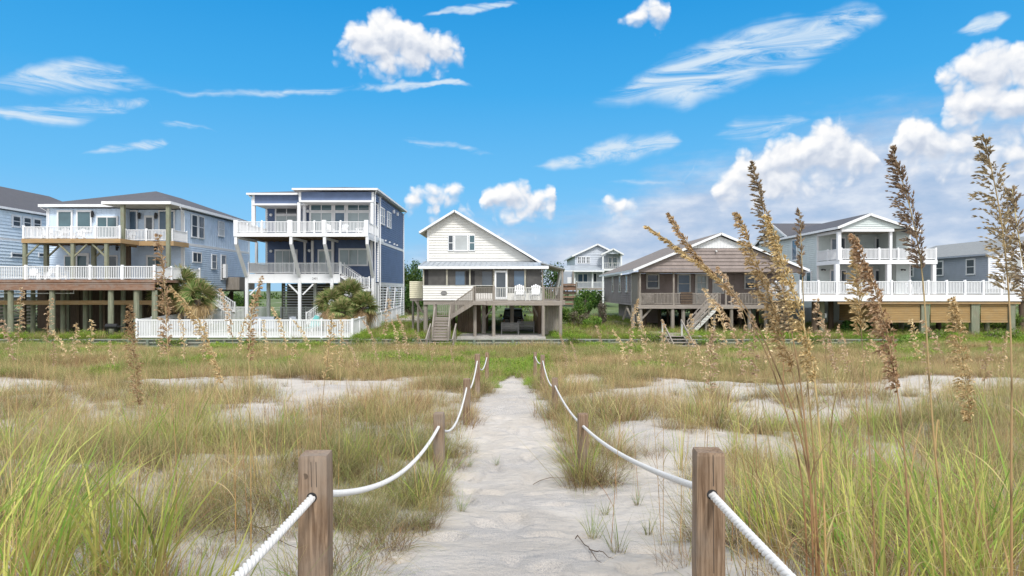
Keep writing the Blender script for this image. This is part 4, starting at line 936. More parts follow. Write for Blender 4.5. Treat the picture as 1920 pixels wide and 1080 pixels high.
# ------------------------------------------------------------------ pale house far behind
def house_far():
    T = Thing('beach_house', 'small pale blue house far behind, between the cream and brown houses', 'house', (13, 112, 1.2))
    S = 'far_siding'; d = 110.0; x = lambda px, dd=d: X(px, dd); z = lambda py, dd=d: Z(py, dd)
    xl, xr = x(1078), x(1163); ze = z(478); 
    T.part('wall', MB().box(xl, xr, d, 126, 4.3, ze), S)
    siding(T, (0, d, 0), UX, NF, [(xl, z(500)), (x(1130), z(500)), (x(1130), ze-.02), (xl, ze-.02)], .3, S)
    gable_roof(T, xl-.5, x(1120), xr+.2, d-.5, 126.5, ze-.1, z(458)+.1, ze-.1, 'roof_light', th=.15, fh=.25)
    T.part('gable', MB().prism((0, 0, 0), UX, (0, 1), [(xl, ze+.03), (xr, ze+.03), (x(1120), z(459.5))], d+.02, d+.2), S)
    siding(T, (0, d+.02, 0), UX, NF, [(xl+.3, ze+.06), (xr-.3, ze+.06), (x(1120), z(460.5))], .3, S)
    dd = 107.5
    gable_roof(T, X(1127, dd), X(1149.5, dd), X(1169, dd), dd-.3, d-.55, Z(476, dd), Z(465.5, dd), Z(476, dd), 'roof_light', th=.12, fh=.22)
    T.part('gable', MB().prism((0, 0, 0), UX, (0, 1), [(X(1130, dd), Z(476, dd)), (X(1166, dd), Z(476, dd)), (X(1149.5, dd), Z(467.5, dd))], dd, dd+.1), S)
    for px in (1130.5, 1165): post(T, X(px, dd), dd+.05, Z(545, dd), Z(476, dd), .22, 'white_trim')
    deck(T, X(1129, dd), X(1168, dd), dd, d-.02, Z(504, dd), .3, 'white_trim', joist=False)
    railing(T, (X(1130, dd), dd+.1), (X(1167, dd), dd+.1), Z(504, dd), h_=.95, mat='white_old', sp=.3, posts=False)
    T.part('porch_roof', MB().slab([(X(1056, dd), dd-.8, Z(507.5, dd)), (X(1132, dd), dd-.8, Z(507.5, dd)), (X(1132, dd), d-.05, Z(497.5, d)), (X(1060, dd), d-.05, Z(497.5, d))], .08), 'metal_roof')
    T.part('fascia', MB().box(X(1056, dd), X(1132, dd), dd-.86, dd-.81, Z(510, dd), Z(507.4, dd)), 'white_trim')
    def fw(px0, px1, py0, py1, **k): window(T, (0, d-.04, 0), UX, NF, x(px0), x(px1), z(py1), z(py0), **k)
    for a in (1083.5, 1091.5, 1100): fw(a, a+5.2, 482, 493, cols=2, rows=2, tw=.1, mull=.08)
    fw(1084, 1092, 514, 529, glassm='glass_blue'); fw(1094, 1101, 514, 529, glassm='glass_blue'); fw(1113, 1118, 513, 529, glassm='glass_dark')
    fw(1141, 1146, 483, 499, glassm='glass_teal'); fw(1149, 1156, 483, 499, glassm='glass_teal')
    deck(T, X(1080, dd), X(1140, dd), dd, d-.02, Z(540, dd), .3, 'weathered_x', joist=False)
    railing(T, (X(1081, dd), dd+.1), (X(1139, dd), dd+.1), Z(540, dd), h_=.98, mat='white_trim', sp=.2, post_every=2)
    for px in (1083, 1119, 1131): 
        post(T, X(px, dd), dd+.2, 1.2, Z(543, dd), .26, 'white_trim')
        if px > 1083: T.part('knee_brace', MB().bar((X(px, dd)-.1, dd+.2, Z(556, dd)), (X(px, dd)-1.1, dd+.2, Z(545, dd)), .12, .14), 'white_trim')
        else: T.part('knee_brace', MB().bar((X(px, dd)+.1, dd+.2, Z(556, dd)), (X(px, dd)+1.1, dd+.2, Z(545, dd)), .12, .14), 'white_trim')
    for px in (1077.5, 1111): post(T, X(px, dd), dd+.05, Z(540, dd), Z(508, dd), .2, 'white_trim')
    T.part('lower_wall', MB().box(X(1086, d), X(1132, d), d+1.5, d+1.7, 1.2, 4.2), 'brown_siding')
    # screened side with weathered timber deck nearer the viewer
    de = 92.0
    T.part('side_room', MB().box(X(1055, de), X(1076, de), de+2.3, de+4, 4.9, Z(508, de)), 'grey_siding'); T.part('window', MB().box(X(1064, de+2), X(1072, de+2), de+2.22, de+2.28, Z(531, de), Z(519, de)), 'white_trim')
    for py in (532, 541, 555, 568): T.part('deck_beam', MB().box(X(1052, de), X(1081, de), de, de+.15, Z(py+3.5, de), Z(py, de)), 'rust_beam')
    for py, k in ((536, 0), (546, 1), (559, 1)): T.part('board', MB().box(X(1053, de), X(1080, de), de+.2, de+.24, Z(py+6, de), Z(py, de)), 'brown_plank' if k else 'rust_beam')
    for px in (1053, 1081): post(T, X(px, de), de-.05, 1.2, Z(529, de), .2, 'weathered')
    for px in (1057, 1077): post(T, X(px, de), de+2, 1.2, Z(508, de), .2, 'weathered')
house_far()

# ------------------------------------------------------------------ pale green house
def house_green():
    T = Thing('beach_house', 'pale green two storey house with white railed decks over tan slatted screens', 'house', (31, 60, .7), 'houses in the front row facing the dunes')
    S = 'green_siding'; xl, xr = 28.8, 35.9; yw = 64.4; zl, zu = 3.9, 6.9; ze = 9.7; yb = 85
    T.part('wall', MB().box(xl, xr, yw, yb, .8, ze+.05), S)
    siding(T, (xl, yw, 0), UY, NL, [(0, 3.4), (20.6, 3.4), (20.6, ze+.03), (0, ze+.03)], .19, S)
    siding(T, (0, yw, 0), UX, NF, [(xl, 3.9), (xr, 3.9), (xr, ze), (xl, ze)], .19, S)
    # part that stands forward at the right, both floors
    yf = 61.4; xa = X(1680, yf)
    T.part('wall', MB().box(xa, X(1706, yf), yf, yw-.001, 3.9, ze), S)
    siding(T, (0, yf, 0), UX, NF, [(xa, 3.9), (X(1706, yf), 3.9), (X(1706, yf), ze-.1), (xa, ze-.1)], .19, S)
    T.part('corner_board', MB().box(X(1706, yf)-.08, X(1706, yf)+.06, yf-.06, yf-.001, 3.9, ze-.1), 'white_trim')
    T.part('corner_board', MB().box(xl-.06, xl+.12, yw-.07, yw-.001, 3.9, ze-.02), 'white_trim')
    pkx = 31.15; pz = 10.95; g0 = 59.6
    gable_roof(T, xl-.5, pkx, 35.7, g0-.3, 78, ze+.08, pz, 9.42, 'roof_charcoal', th=.13, fh=.22)
    mL = (pz-ze-.08)/(pkx-xl+.5)
    T.part('gable', MB().prism((0, 0, 0), UX, (0, 1), [(xl-.05, 9.62), (X(1690, g0), 9.62), (X(1690, g0), 9.75), (pkx, pz-.14), (xl-.05, 9.82)], g0, g0+.15), S)
    siding(T, (0, g0, 0), UX, NF, [(xl, 9.64), (34.2, 9.64), (34.2, 9.72), (pkx, pz-.16), (xl, 9.84)], .19, S)
    T.part('porch_beam', MB().box(xl-.05, X(1676, g0), g0-.06, g0+.2, 9.36, 9.615).box(xl-.05, xl+.2, g0+.201, yw-.08, 9.30, 9.56), 'white_trim')
    T.part('porch_ceiling', MB().box(xl+.2, xa, g0+.21, yw-.08, 9.5, 9.54), 'soffit_tan')
    # wing behind with its gable turned to the left
    wy0, wy1, wr, wz = 70.3, 84.5, 74.6, Z(419, 74.6)
    R0 = (xl-.45, wy0, 9.72); 
    T.part('roof_slope', MB().slab([(xl-.45, wy0, 9.78), (40, wy0, 9.78), (40, wr, wz), (xl-.45, wr, wz)], .14), 'roof_charcoal')
    T.part('roof_slope', MB().slab([(xl-.45, wr, wz), (40, wr, wz), (40, wy1, 7.9), (xl-.45, wy1, 7.9)], .14), 'roof_charcoal')
    T.part('gable', MB().prism((xl, 0, 0), UY, NL, [(wy0+.3, 9.6), (wr, wz-.15), (wy1-.4, 8.0), (wy1-.4, 7.0), (wy0+.3, 7.0)], -.2, -.002), S)
    siding(T, (xl, 0, 0), UY, NL, [(wy0+.45, 9.76), (79.4, 9.76), (wr, wz-.18)], .19, S)
    T.part('fascia', MB().bar((xl-.47, wy0, 9.66), (xl-.47, wr, wz-.1), .04, .24).bar((xl-.47, wr, wz-.1), (xl-.47, wy1, 7.8), .04, .24), 'white_trim')
    O = (xl-.035, 0, 0)
    for s, e in ((68.9, 69.9), (74.2, 75.2), (80, 81)): window(T, O, UY, NL, s, e, 7.35, 9.3, 1, 1, 'glass_blue', tw=.12)
    for s, e in ((65.6, 66.5), (67.1, 68.1)): window(T, O, UY, NL, s, e, 4.5, 5.95, 1, 1, 'glass_teal', tw=.12)
    # lower deck
    d0 = 52.0; x0, x1 = X(1500, d0), X(1915, d0)
    deck(T, x0, x1, d0, 63.9, zl, .5, 'white_vinyl', 'weathered_x', 'soffit_wood', joist=False)
    railing(T, (x0+.05, d0+.1), (x1-.05, d0+.1), zl, h_=1.02, post_every=1.42, pw=.15, sp=.115, bw=.055)
    railing(T, (x0+.05, d0+.3), (x0+.05, 63.8), zl, h_=1.02, post_every=2.4, pw=.13, sp=.2, ends=(False, True))
    beam(T, (x0+2.9, d0+.12, 3.28), (x1, d0+.12, 3.28), .1, .2, 'tan_beam')
    for px in (1647, 1735, 1829, 1898): 
        w_ = .62 if px in (1735, 1829) else .45
        T.part('timber_post', MB().box(X(px, d0+.2)-w_/2, X(px, d0+.2)+w_/2, d0+.18, d0+.5, .3, 3.17), 'green_timber' if px != 1647 else 'tan_beam')
    for px in (1527, 1541, 1558, 1588): pile(T, X(px, 53.6 if px < 1550 else 56), 53.6 if px < 1550 else 56, .6, 3.35, .42, 'green_timber' if px in (1541,) else 'brown_plank')
    # slatted screens between the posts
    for a, b_ in ((1652, 1725), (1745, 1819), (1839, 1889)):
        xa_, xb_ = X(a, d0+.3), X(b_, d0+.3)
        for z in np.arange(1.92, 3.14, .135): T.part('screen_slat', MB().box(xa_, xb_, d0+.3, d0+.34, z, z+.115), 'tan_slat')
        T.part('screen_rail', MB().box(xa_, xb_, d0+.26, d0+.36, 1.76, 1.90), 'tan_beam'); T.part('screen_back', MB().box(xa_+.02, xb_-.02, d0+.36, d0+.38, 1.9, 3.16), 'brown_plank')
    pA, pB = Vector((X(1574, 56.5), 56.5)), Vector((X(1643, d0+.3), d0+.3))
    for z in np.arange(1.92, 3.14, .135): T.part('screen_slat', MB().bar((pA.x, pA.y, z+.06), (pB.x, pB.y, z+.06), .04, .115), 'tan_slat')
    T.part('screen_rail', MB().bar((pA.x, pA.y, 1.83), (pB.x, pB.y, 1.83), .1, .14), 'tan_beam')
    T.part('screen_back', MB().bar((pA.x+.1, pA.y+.1, 2.5), (pB.x+.1, pB.y+.1, 2.5), .02, 1.2), 'brown_plank')
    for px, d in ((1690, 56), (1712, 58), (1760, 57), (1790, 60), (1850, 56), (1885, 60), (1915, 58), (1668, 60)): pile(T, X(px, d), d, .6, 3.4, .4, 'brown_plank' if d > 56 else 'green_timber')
    # enclosure under the house at the left
    de = 66; T.part('lower_wall', MB().box(X(1445, de), X(1472, de), de-2.5, de+8, .7, 3.3), S); siding(T, (0, de-2.5, 0), UX, NF, [(X(1445, de), .7), (X(1472, de), .7), (X(1472, de), 3.3), (X(1445, de), 3.3)], .2, S)
    T.part('lower_wall', MB().box(X(1475, de), X(1526, de), de-1, de-.8, 1.0, Z(576, de)), 'far_siding')
    T.part('base_shelf', MB().box(X(1490, de), X(1526, de), de-1.4, de-1.2, Z(610, de), Z(606.5, de)), 'rust_beam')
    # upper deck
    du = 59.8; xu0, xu1 = xl-.1, X(1757, du)
    deck(T, xu0, xu1, du, yw-.08, zu, .36, 'white_vinyl', 'weathered_x', 'white_trim', joist=False)
    railing(T, (xu0+.2, du+.1), (xu1-.05, du+.1), zu, h_=.98, post_every=1.62, pw=.13, sp=.112, bw=.05)
    railing(T, (xu0+.08, du+.3), (xu0+.08, yw-.1), zu, h_=.98, post_every=1.8, pw=.13, sp=.16)
    railing(T, (xu1-.08, du+.3), (xu1-.08, yw-.1), zu, h_=.98, post_every=1.8, pw=.13, sp=.16, ends=(False, True))
    for px in (1574, 1671): post(T, X(px, du), du+.12, zu, 9.36, .30 if px == 1574 else .22, 'white_trim'); post(T, X(px-3, du), du+.2, zl, zu-.37, .36, 'white_trim')
    post(T, X(1753, du), du+.2, zl, zu-.37, .3, 'white_trim')
    def fw(px0, px1, py0, py1, dd=yw, **k): window(T, (0, dd-.04, 0), UX, NF, X(px0, dd), X(px1, dd), Z(py1, dd), Z(py0, dd), **k)
    fw(1559, 1568, 449, 487, glassm='glass_blue', tw=.12, name='door'); fw(1575, 1583, 447, 487, glassm='glass_dark', name='door', tw=.1)
    fw(1642, 1665, 448, 487, cols=2, glassm='glass_dark', tw=.12, name='sliding_door'); fw(1672, 1679, 450, 487, glassm='glass_dark', tw=.1)
    fw(1557, 1567, 508, 545, glassm='glass_blue', tw=.12, name='door'); fw(1577, 1585, 508, 545, glassm='glass_dark', tw=.1, name='door'); fw(1641, 1659, 508, 545, cols=2, glassm='glass_dark', tw=.14, name='sliding_door'); fw(1675, 1679, 510, 530, glassm='glass_dark')
    for px, dd in ((1543.5, yw-.2), (1693, yf-.2)):
        p = P(px, 505.5, dd)
        T.part('spot_light', MB().tube([(p.x-.05, p.y, p.z+.03), (p.x-.17, p.y-.12, p.z-.02)], [.04, .08], 8).tube([(p.x+.05, p.y, p.z), (p.x+.17, p.y-.12, p.z-.05)], [.04, .08], 8).tube([(p.x, p.y+.18, p.z+.02), (p.x, p.y-.02, p.z+.02)], .05, 6), 'black_metal')
    fan = P(1584, 430, 62.3); T.part('ceiling_fan', MB().tube([(fan.x+.9, fan.y, 9.5), (fan.x+.9, fan.y, 9.2)], .03, 6).bar((fan.x+.3, fan.y, 9.2), (fan.x+1.5, fan.y, 9.2), .14, .02).bar((fan.x+.9, fan.y-.6, 9.21), (fan.x+.9, fan.y+.6, 9.21), .14, .02), 'brown_plank')
house_green()

# ------------------------------------------------------------------ grey house at the right
def house_grey():
    T = Thing('beach_house', 'grey clapboard house at the right edge behind the tan screened deck', 'house', (46, 60, .9), 'houses in the front row facing the dunes')
    xl, xr, yw, yb = 41.9, 50.5, 60.0, 74.0; ze = 7.5
    T.part('wall', MB().box(xl, xr, yw, yb, 3.2, ze), 'grey_siding_lit')
    siding(T, (xl, yw, 0), UY, NL, [(0, 3.2), (14, 3.2), (14, ze), (0, ze)], .18, 'grey_siding')  # darker tone painted for the side turned from the light
    pk = 46.2; pz = 9.1
    prof = [(xl, 3.2), (xr, 3.2), (xr, ze+.02), (pk, pz-.14), (xl, ze+.02)]
    siding(T, (0, yw-.001, 0), UX, NF, prof, .18, 'grey_siding_lit'); T.part('gable', MB().prism((0, 0, 0), UX, (0, 1), [(xl, ze+.001), (xr, ze+.001), (pk, pz-.14)], yw, yw+.15), 'grey_siding_lit')
    gable_roof(T, xl-.45, pk, xr+.45, yw-.35, yb+.4, ze-.05, pz, ze-.05, 'roof_light', th=.13, fascia='grey_siding', fh=.16)
    T.part('corner_board', MB().box(xl-.08, xl+.05, yw-.07, yw-.002, 3.2, ze-.1), 'white_trim')
    O = (xl-.035, 0, 0)
    for s in (61.75, 66.3, 71.2): window(T, O, UY, NL, s, s+1.0, 5.75, 7.0, 1, 2, 'glass_dark', tw=.12)
    window(T, (0, yw-.04, 0), UX, NF, X(1887, yw), X(1912, yw), Z(530, yw), Z(484, yw), 1, 1, 'glass_blind', 'white_vinyl', name='door')
    deck(T, 41.6, 50, 57, yw-.05, 4.35, .3, 'brown_plank', 'weathered_x', joist=False)
    railing(T, (41.65, 57.1), (50, 57.1), 4.35, h_=1.1, mat='weathered', sp=.16, post_every=2)
    T.part('rail_board', MB().box(41.65, 50, 57.0, 57.04, 5.3, 5.5), 'brown_plank')
    for y in (57.3, 60.5, 65, 70, 73.5):
        for x in (42.1, 46, 50): pile(T, x, y, .8, 4.1 if y < 60 else 3.2, .3, 'brown_plank')
house_grey()

# ------------------------------------------------------------------ white picket fences
def fence(A, B, z, h_, sp, label, solid=False, every=2.4, zb=None):
    A = Vector(A); B = Vector(B); d = B-A; Ln = d.length; u = d/Ln; rz = math.atan2(u.y, u.x); zb = z if zb is None else zb
    T = Thing('picket_fence', label, 'fence', (A.x, A.y, z), 'white picket fences round the navy house yard')
    a3 = lambda t, q_: (A.x+u.x*t, A.y+u.y*t, z+(zb-z)*t/Ln+q_)
    T.part('top_rail', MB().bar(a3(0, h_-.05), a3(Ln, h_-.05), .09, .09), 'white_vinyl'); T.part('bottom_rail', MB().bar(a3(0, .12), a3(Ln, .12), .08, .12), 'white_vinyl')
    me = box_mesh('picket', .075, .03, h_-.27, 'white_vinyl'); pm = box_mesh('fence_post', .13, .13, h_+.07, 'white_vinyl')
    n = round(Ln/every)
    for k in range(n+1): T.inst('fence_post', pm, a3(Ln*k/n, 0), None, rz)
    t = sp*.7
    while t < Ln-.05:
        if min(abs(t-Ln*k/n) for k in range(n+1)) > .1: T.inst('picket', me, a3(t, .18), None, rz)
        t += sp
fence((-28.2, 51.3), (-12.0, 51.3), .62, 1.42, .125, 'white picket fence along the bulkhead top in front of the navy house')
fence((-12.0, 51.5), (-12.0, 62.5), .62, 1.42, .115, 'white picket fence running back beside the lawn towards the right wall of navy house', zb=.85)
fence((-12.0, 62.7), (-12.0, 73.5), .85, 1.42, .115, 'white picket fence beside the lattice skirt on the right of the navy house', zb=1.15)
fence((-28.3, 51.5), (-28.9, 70), .62, 1.42, .125, 'white picket fence running back between light blue and navy houses behind the left palms', zb=1.1)
fence((-28.7, 68.5), (-24.4, 68.5), 1.1, 1.5, .13, 'short white picket fence closing the yard left of navy house')
fence((-22.6, 66.8), (-13.0, 66.8), 1.15, 1.45, .13, 'white picket fence in the shade underneath the navy house')

# ------------------------------------------------------------------ bulkhead
def bulkhead():
    T = Thing('bulkhead', 'low green and grey timber bulkhead of upright planks with cap board between dunes and houses', 'retaining wall', (0, 50.6, 0))
    x0, x1 = -62.0, X(1688, 50.6)
    me = [box_mesh('plank', .27, .05, .82+.01*k, 'wall_plank') for k in range(3)]
    xs = np.arange(-44.0, x1, .285)
    for k, x in enumerate(xs): T.inst('plank', me[k % 3], (x, 50.62+RNG.uniform(-.012, .012), -.3), None, 0)
    T.part('plank_run', MB().box(x0, -44.2, 50.6, 50.66, -.3, .52), 'wall_plank')
    T.part('cap_board', MB().box(x0, -9, 50.42, 50.78, .54, .60).box(-8.99, 7, 50.43, 50.79, .545, .605).box(7.01, x1, 50.42, 50.78, .54, .60), 'wall_cap')
    T.part('waler', MB().box(x0, x1, 50.50, 50.59, .30, .42), 'wall_cap'); 
    T.part('waler', MB().box(x0, x1, 50.51, 50.59, -.02, .10), 'wall_cap')
    for x in np.arange(-61, x1, 1.42): T.part('wall_pile', MB().box(x-.09, x+.09, 50.36, 50.495, -.4, .56 if RNG.random() < .8 else .68), 'wall_plank')
    for k, px in enumerate((1655, 1678, 1775, 1792)): T.part('wall_pile', MB().tube([(X(px, 50.2), 50.2, -.4), (X(px, 50.2)+.03, 50.2, .35+.3*(k % 2))], .16, 8), 'weathered')
bulkhead()

# ------------------------------------------------------------------ ground
def grid(name, xs, ys, zf_, mat):
    XX, YY = np.meshgrid(xs, ys); ZZ = zf_(XX, YY); v = np.stack([XX.ravel(), YY.ravel(), ZZ.ravel()], 1); nx, ny = len(xs), len(ys)
    idx = np.arange(nx*ny).reshape(ny, nx); f = np.stack([idx[:-1, :-1].ravel(), idx[:-1, 1:].ravel(), idx[1:, 1:].ravel(), idx[1:, :-1].ravel()], 1)
    return sheet_prop(name, v, f, mat)
xs = np.concatenate([np.linspace(-160, -20, 60), np.linspace(-19.6, -4, 90), np.linspace(-3.94, 3.94, 150), np.linspace(4, 19.6, 90), np.linspace(20, 160, 60)])
ys = np.concatenate([np.linspace(-25, 0, 16), np.linspace(.3, 1.8, 10), np.linspace(1.85, 14, 210), np.linspace(14.15, 50.64, 150)])
grid('ground', xs, ys, gz, 'sand')
xs = np.concatenate([np.linspace(-2500, -70, 14), np.linspace(-65, 65, 120), np.linspace(70, 2500, 14)]); ys = np.concatenate([np.linspace(50.66, 110, 90), np.linspace(115, 3000, 30)])
grid('lawn', xs, ys, uz, 'upland')
T_ = MB().box(X(858, 51.5), X(1000, 51.5)+.9, 50.82, 63, .40, .74)
pad = link(bpy.data.objects.new('pavement', T_.mesh('pavement', 'concrete'))); pad['kind'] = 'structure'
pad = link(bpy.data.objects.new('pool_deck', MB().box(-28.0, -12.3, 51.5, 63.5, .4, .76).mesh('pool_deck', 'concrete'))); pad['kind'] = 'structure'
pad = link(bpy.data.objects.new('driveway', MB().box(-11.6, -8.2, 66, 95, .4, 1.36).mesh('driveway', 'sand'))); pad['kind'] = 'structure'

# ------------------------------------------------------------------ leaf and blade generators
def blades(n, base, rad, Lr, w, th0, th1, S, pal, rng, brown=.35, tipdry=.0, basecol=(.17, .105, .055), heading=None):
    """n curved blades -> verts, quads, colours. base: (x,y,z); th: lean from the vertical at root and tip"""
    a = rng.uniform(0, 2*np.pi, n) if heading is None else heading+rng.normal(0, .6, n)
    r = rad*np.sqrt(rng.uniform(0, 1, n)); b = rng.uniform(0, 2*np.pi, n)
    bx = base[0]+r*np.cos(b); by = base[1]+r*np.sin(b); bz = np.full(n, base[2])
    a = np.where(rng.random(n) < .65, b+rng.normal(0, .5, n), a) if heading is None else a
    L_ = rng.uniform(Lr[0], Lr[1], n); t0 = rng.uniform(th0[0], th0[1], n); t1 = rng.uniform(th1[0], th1[1], n)
    W = w*rng.uniform(.7, 1.3, n); tw = rng.uniform(-.9, .9, n)
    px, py, pz = bx.copy(), by.copy(), bz.copy(); ca, sa = np.cos(a), np.sin(a)
    wx, wy = -np.sin(a+tw), np.cos(a+tw)
    V = np.zeros((n, S+1, 2, 3)); C = np.zeros((n, S+1, 2, 3))
    pal = np.array(pal); c = pal[rng.integers(0, len(pal), n)]*rng.uniform(.8, 1.2, (n, 1)); bc = np.array(basecol)
    dry = np.array((.36, .27, .14))
    for k in range(S+1):
        t = k/S; ww = W*max(.12, (1-t**1.8))*(.75+.5*min(1, t*3))/1.25*.5
        V[:, k, 0] = np.stack([px-wx*ww, py-wy*ww, pz], 1); V[:, k, 1] = np.stack([px+wx*ww, py+wy*ww, pz], 1)
        m_ = min(1, max(0, (t-brown*.3)/max(brown, .01))) if brown > 0 else 1
        cc = bc*(1-m_)+c*m_
        if tipdry > 0: q_ = max(0, (t-.55)/.45)*tipdry; cc = cc*(1-q_)+dry*q_
        C[:, k, 0] = cc; C[:, k, 1] = cc
        th = t0+(t1-t0)*(t+.5/S); px = px+np.sin(th)*ca*L_/S; py = py+np.sin(th)*sa*L_/S; pz = pz+np.cos(th)*L_/S
    idx = np.arange(n*(S+1)*2).reshape(n, S+1, 2)
    f = np.stack([idx[:, :-1, 0], idx[:, :-1, 1], idx[:, 1:, 1], idx[:, 1:, 0]], -1).reshape(-1, 4)
    return V.reshape(-1, 3), f, C.reshape(-1, 3)
def cat(parts):
    vs, fs, cs, o = [], [], [], 0
    for v, f, c in parts: vs.append(v); fs.append(f+o); cs.append(c); o += len(v)
    return np.concatenate(vs), np.concatenate(fs), np.concatenate(cs)
def leaves(n, centers, radii, size, pal, rng, shell=.55, aspect=.5):
    """n small leaf quads through lumpy volumes"""
    k = rng.integers(0, len(centers), n) if True else 0; cen = np.array(centers)[k]; rad = np.array(radii)[k]
    d = rng.normal(size=(n, 3)); d /= np.linalg.norm(d, axis=1, keepdims=True); rr = rng.uniform(shell, 1, (n, 1))**.7*rng.uniform(.85, 1.1, (n, 1))
    p = cen+d*rad*rr; u = rng.normal(size=(n, 3)); u /= np.linalg.norm(u, axis=1, keepdims=True)
    nn = d+rng.normal(size=(n, 3))*.5; w_ = np.cross(u, nn); w_ /= np.linalg.norm(w_, axis=1, keepdims=True)
    s_ = size*rng.uniform(.6, 1.4, (n, 1)); u = u*s_; w_ = w_*s_*aspect
    V = np.stack([p-u*.5, p+w_*.5, p+u*.5, p-w_*.5], 1).reshape(-1, 3)
    pal = np.array(pal); c = pal[rng.integers(0, len(pal), n)]*rng.uniform(.75, 1.25, (n, 1)); C = np.repeat(c, 4, 0)
    return V, np.arange(n*4).reshape(n, 4), C
# ------------------------------------------------------------------ palms
def frond(c, az, el, rad, rng, dead):
    """one fan leaf: stalk plus leaflets round its end, folded and drooping"""
    pal = [(.12, .18, .05), (.19, .24, .08), (.075, .12, .035), (.30, .30, .13), (.34, .29, .15)] if not dead else [(.42, .31, .17), (.33, .24, .13), (.24, .17, .09)]
    d = np.array((math.cos(az)*math.cos(el), math.sin(az)*math.cos(el), math.sin(el))); L1 = rad*.42
    rl = rng.normal(0, .8); side = np.array((-math.sin(az), math.cos(az), 0)); side = side*math.cos(rl)+np.cross(d, side)*math.sin(rl); upv = np.cross(side, d)*-1; upv = upv/np.linalg.norm(upv)
    e = np.array(c)+d*L1; out = []; V = []; C = []
    w = .022; V.append([np.array(c)-side*w, np.array(c)+side*w, e+side*w*.6, e-side*w*.6]); C.append([pal[0]]*4)
    m_ = 30
    for k in range(m_):
        t = -1+2*k/(m_-1); a = t*2.0; ll = rad*.66*(1-.25*abs(t))*rng.uniform(.85, 1.1)
        dd = d*math.cos(a)+side*math.sin(a)-upv*.10*abs(t); q1 = e+dd*ll*.55; drop = np.array((0, 0, -1))*ll*(rng.uniform(.03, .20) if not dead else rng.uniform(.3, .6))
        q2 = e+dd*ll*.92+drop; pw = np.cross(dd, upv); pw /= np.linalg.norm(pw)+1e-6; ww = rad*.019
        col = np.array(pal[rng.integers(0, len(pal))])*rng.uniform(.8, 1.25)
        V.append([e-pw*ww*.3, e+pw*ww*.3, q1+pw*ww, q1-pw*ww]); C.append([col]*4)
        V.append([q1-pw*ww, q1+pw*ww, q2+pw*ww*.12, q2-pw*ww*.12]); C.append([col]*2+[col*1.1+np.array((.05, .03, .0))]*2)
    V = np.array(V).reshape(-1, 3); C = np.array(C).reshape(-1, 3); return V, np.arange(len(V)).reshape(-1, 4), C
def palm(px, py, d, rad, label, seed, lean=0.0, trunk_r=.17):
    rng = np.random.default_rng(seed); zg = .7; c = P(px, py, d); x0 = c.x-lean
    T = Thing('palm_tree', label, 'palm', (x0, d, zg), 'palms in the yard of the navy house')
    mb = MB().tube([(x0, d, zg-.3), (x0+lean*.2, d, zg+(c.z-zg)*.3), (x0+lean*.6, d, zg+(c.z-zg)*.7), (c.x, d, c.z-.05)], [trunk_r*1.25, trunk_r*1.05, trunk_r, trunk_r*1.1], 10)
    T.part('trunk', mb, 'palm_trunk', smooth=True)
    bm_ = MB()
    for k in range(34):
        a = rng.uniform(0, 6.28); zz = rng.uniform(zg+.4, c.z-.1); t = (zz-zg)/(c.z-zg); xx = x0+lean*t; r1 = trunk_r*1.0
        bm_.bar((xx+math.cos(a)*r1*.8, d+math.sin(a)*r1*.8, zz), (xx+math.cos(a)*r1*1.7, d+math.sin(a)*r1*1.7, zz+.22), .07, .03)
    T.part('leaf_boots', bm_, 'palm_trunk', stuff=True)
    n = 38
    for k in range(n):
        dead = k < 12; el = rng.uniform(-1.35, -.5) if dead else -.45+1.95*((k-12)/(n-12))**.95; az_ = k*2.399+rng.uniform(-.3, .3)
        v, f, cc = frond((c.x, d, c.z+(.1 if not dead else -.15)), az_, el, rad*(rng.uniform(.8, 1.0) if not dead else rng.uniform(.65, .95)), rng, dead)
        v = v-np.array(T.L); o = np_obj('frond', v, f, 'foliage', cc); o.parent = T.e
palm(622, 572, 57.0, 1.75, 'sabal palm in navy house yard, left crown of the right hand clump', 1, .15)
palm(655, 556, 57.6, 1.9, 'sabal palm in navy house yard, tallest middle crown of the right hand clump', 2, -.1)
palm(682, 575, 56.4, 1.65, 'sabal palm in navy house yard, right crown of the right hand clump', 3, .25)
palm(640, 585, 55.8, 1.35, 'short sabal palm in navy house yard, lowest crown of the right hand clump', 6, .1)
palm(308, 548, 56.8, 2.0, 'sabal palm beside light blue house, left crown of the left hand clump', 4, -.3)
palm(342, 540, 57.4, 2.25, 'sabal palm beside light blue house, tallest middle crown of the left hand clump', 5, .1)
palm(372, 560, 56.6, 2.0, 'sabal palm beside light blue house, right crown of the left hand clump with brown fronds', 7, .3)

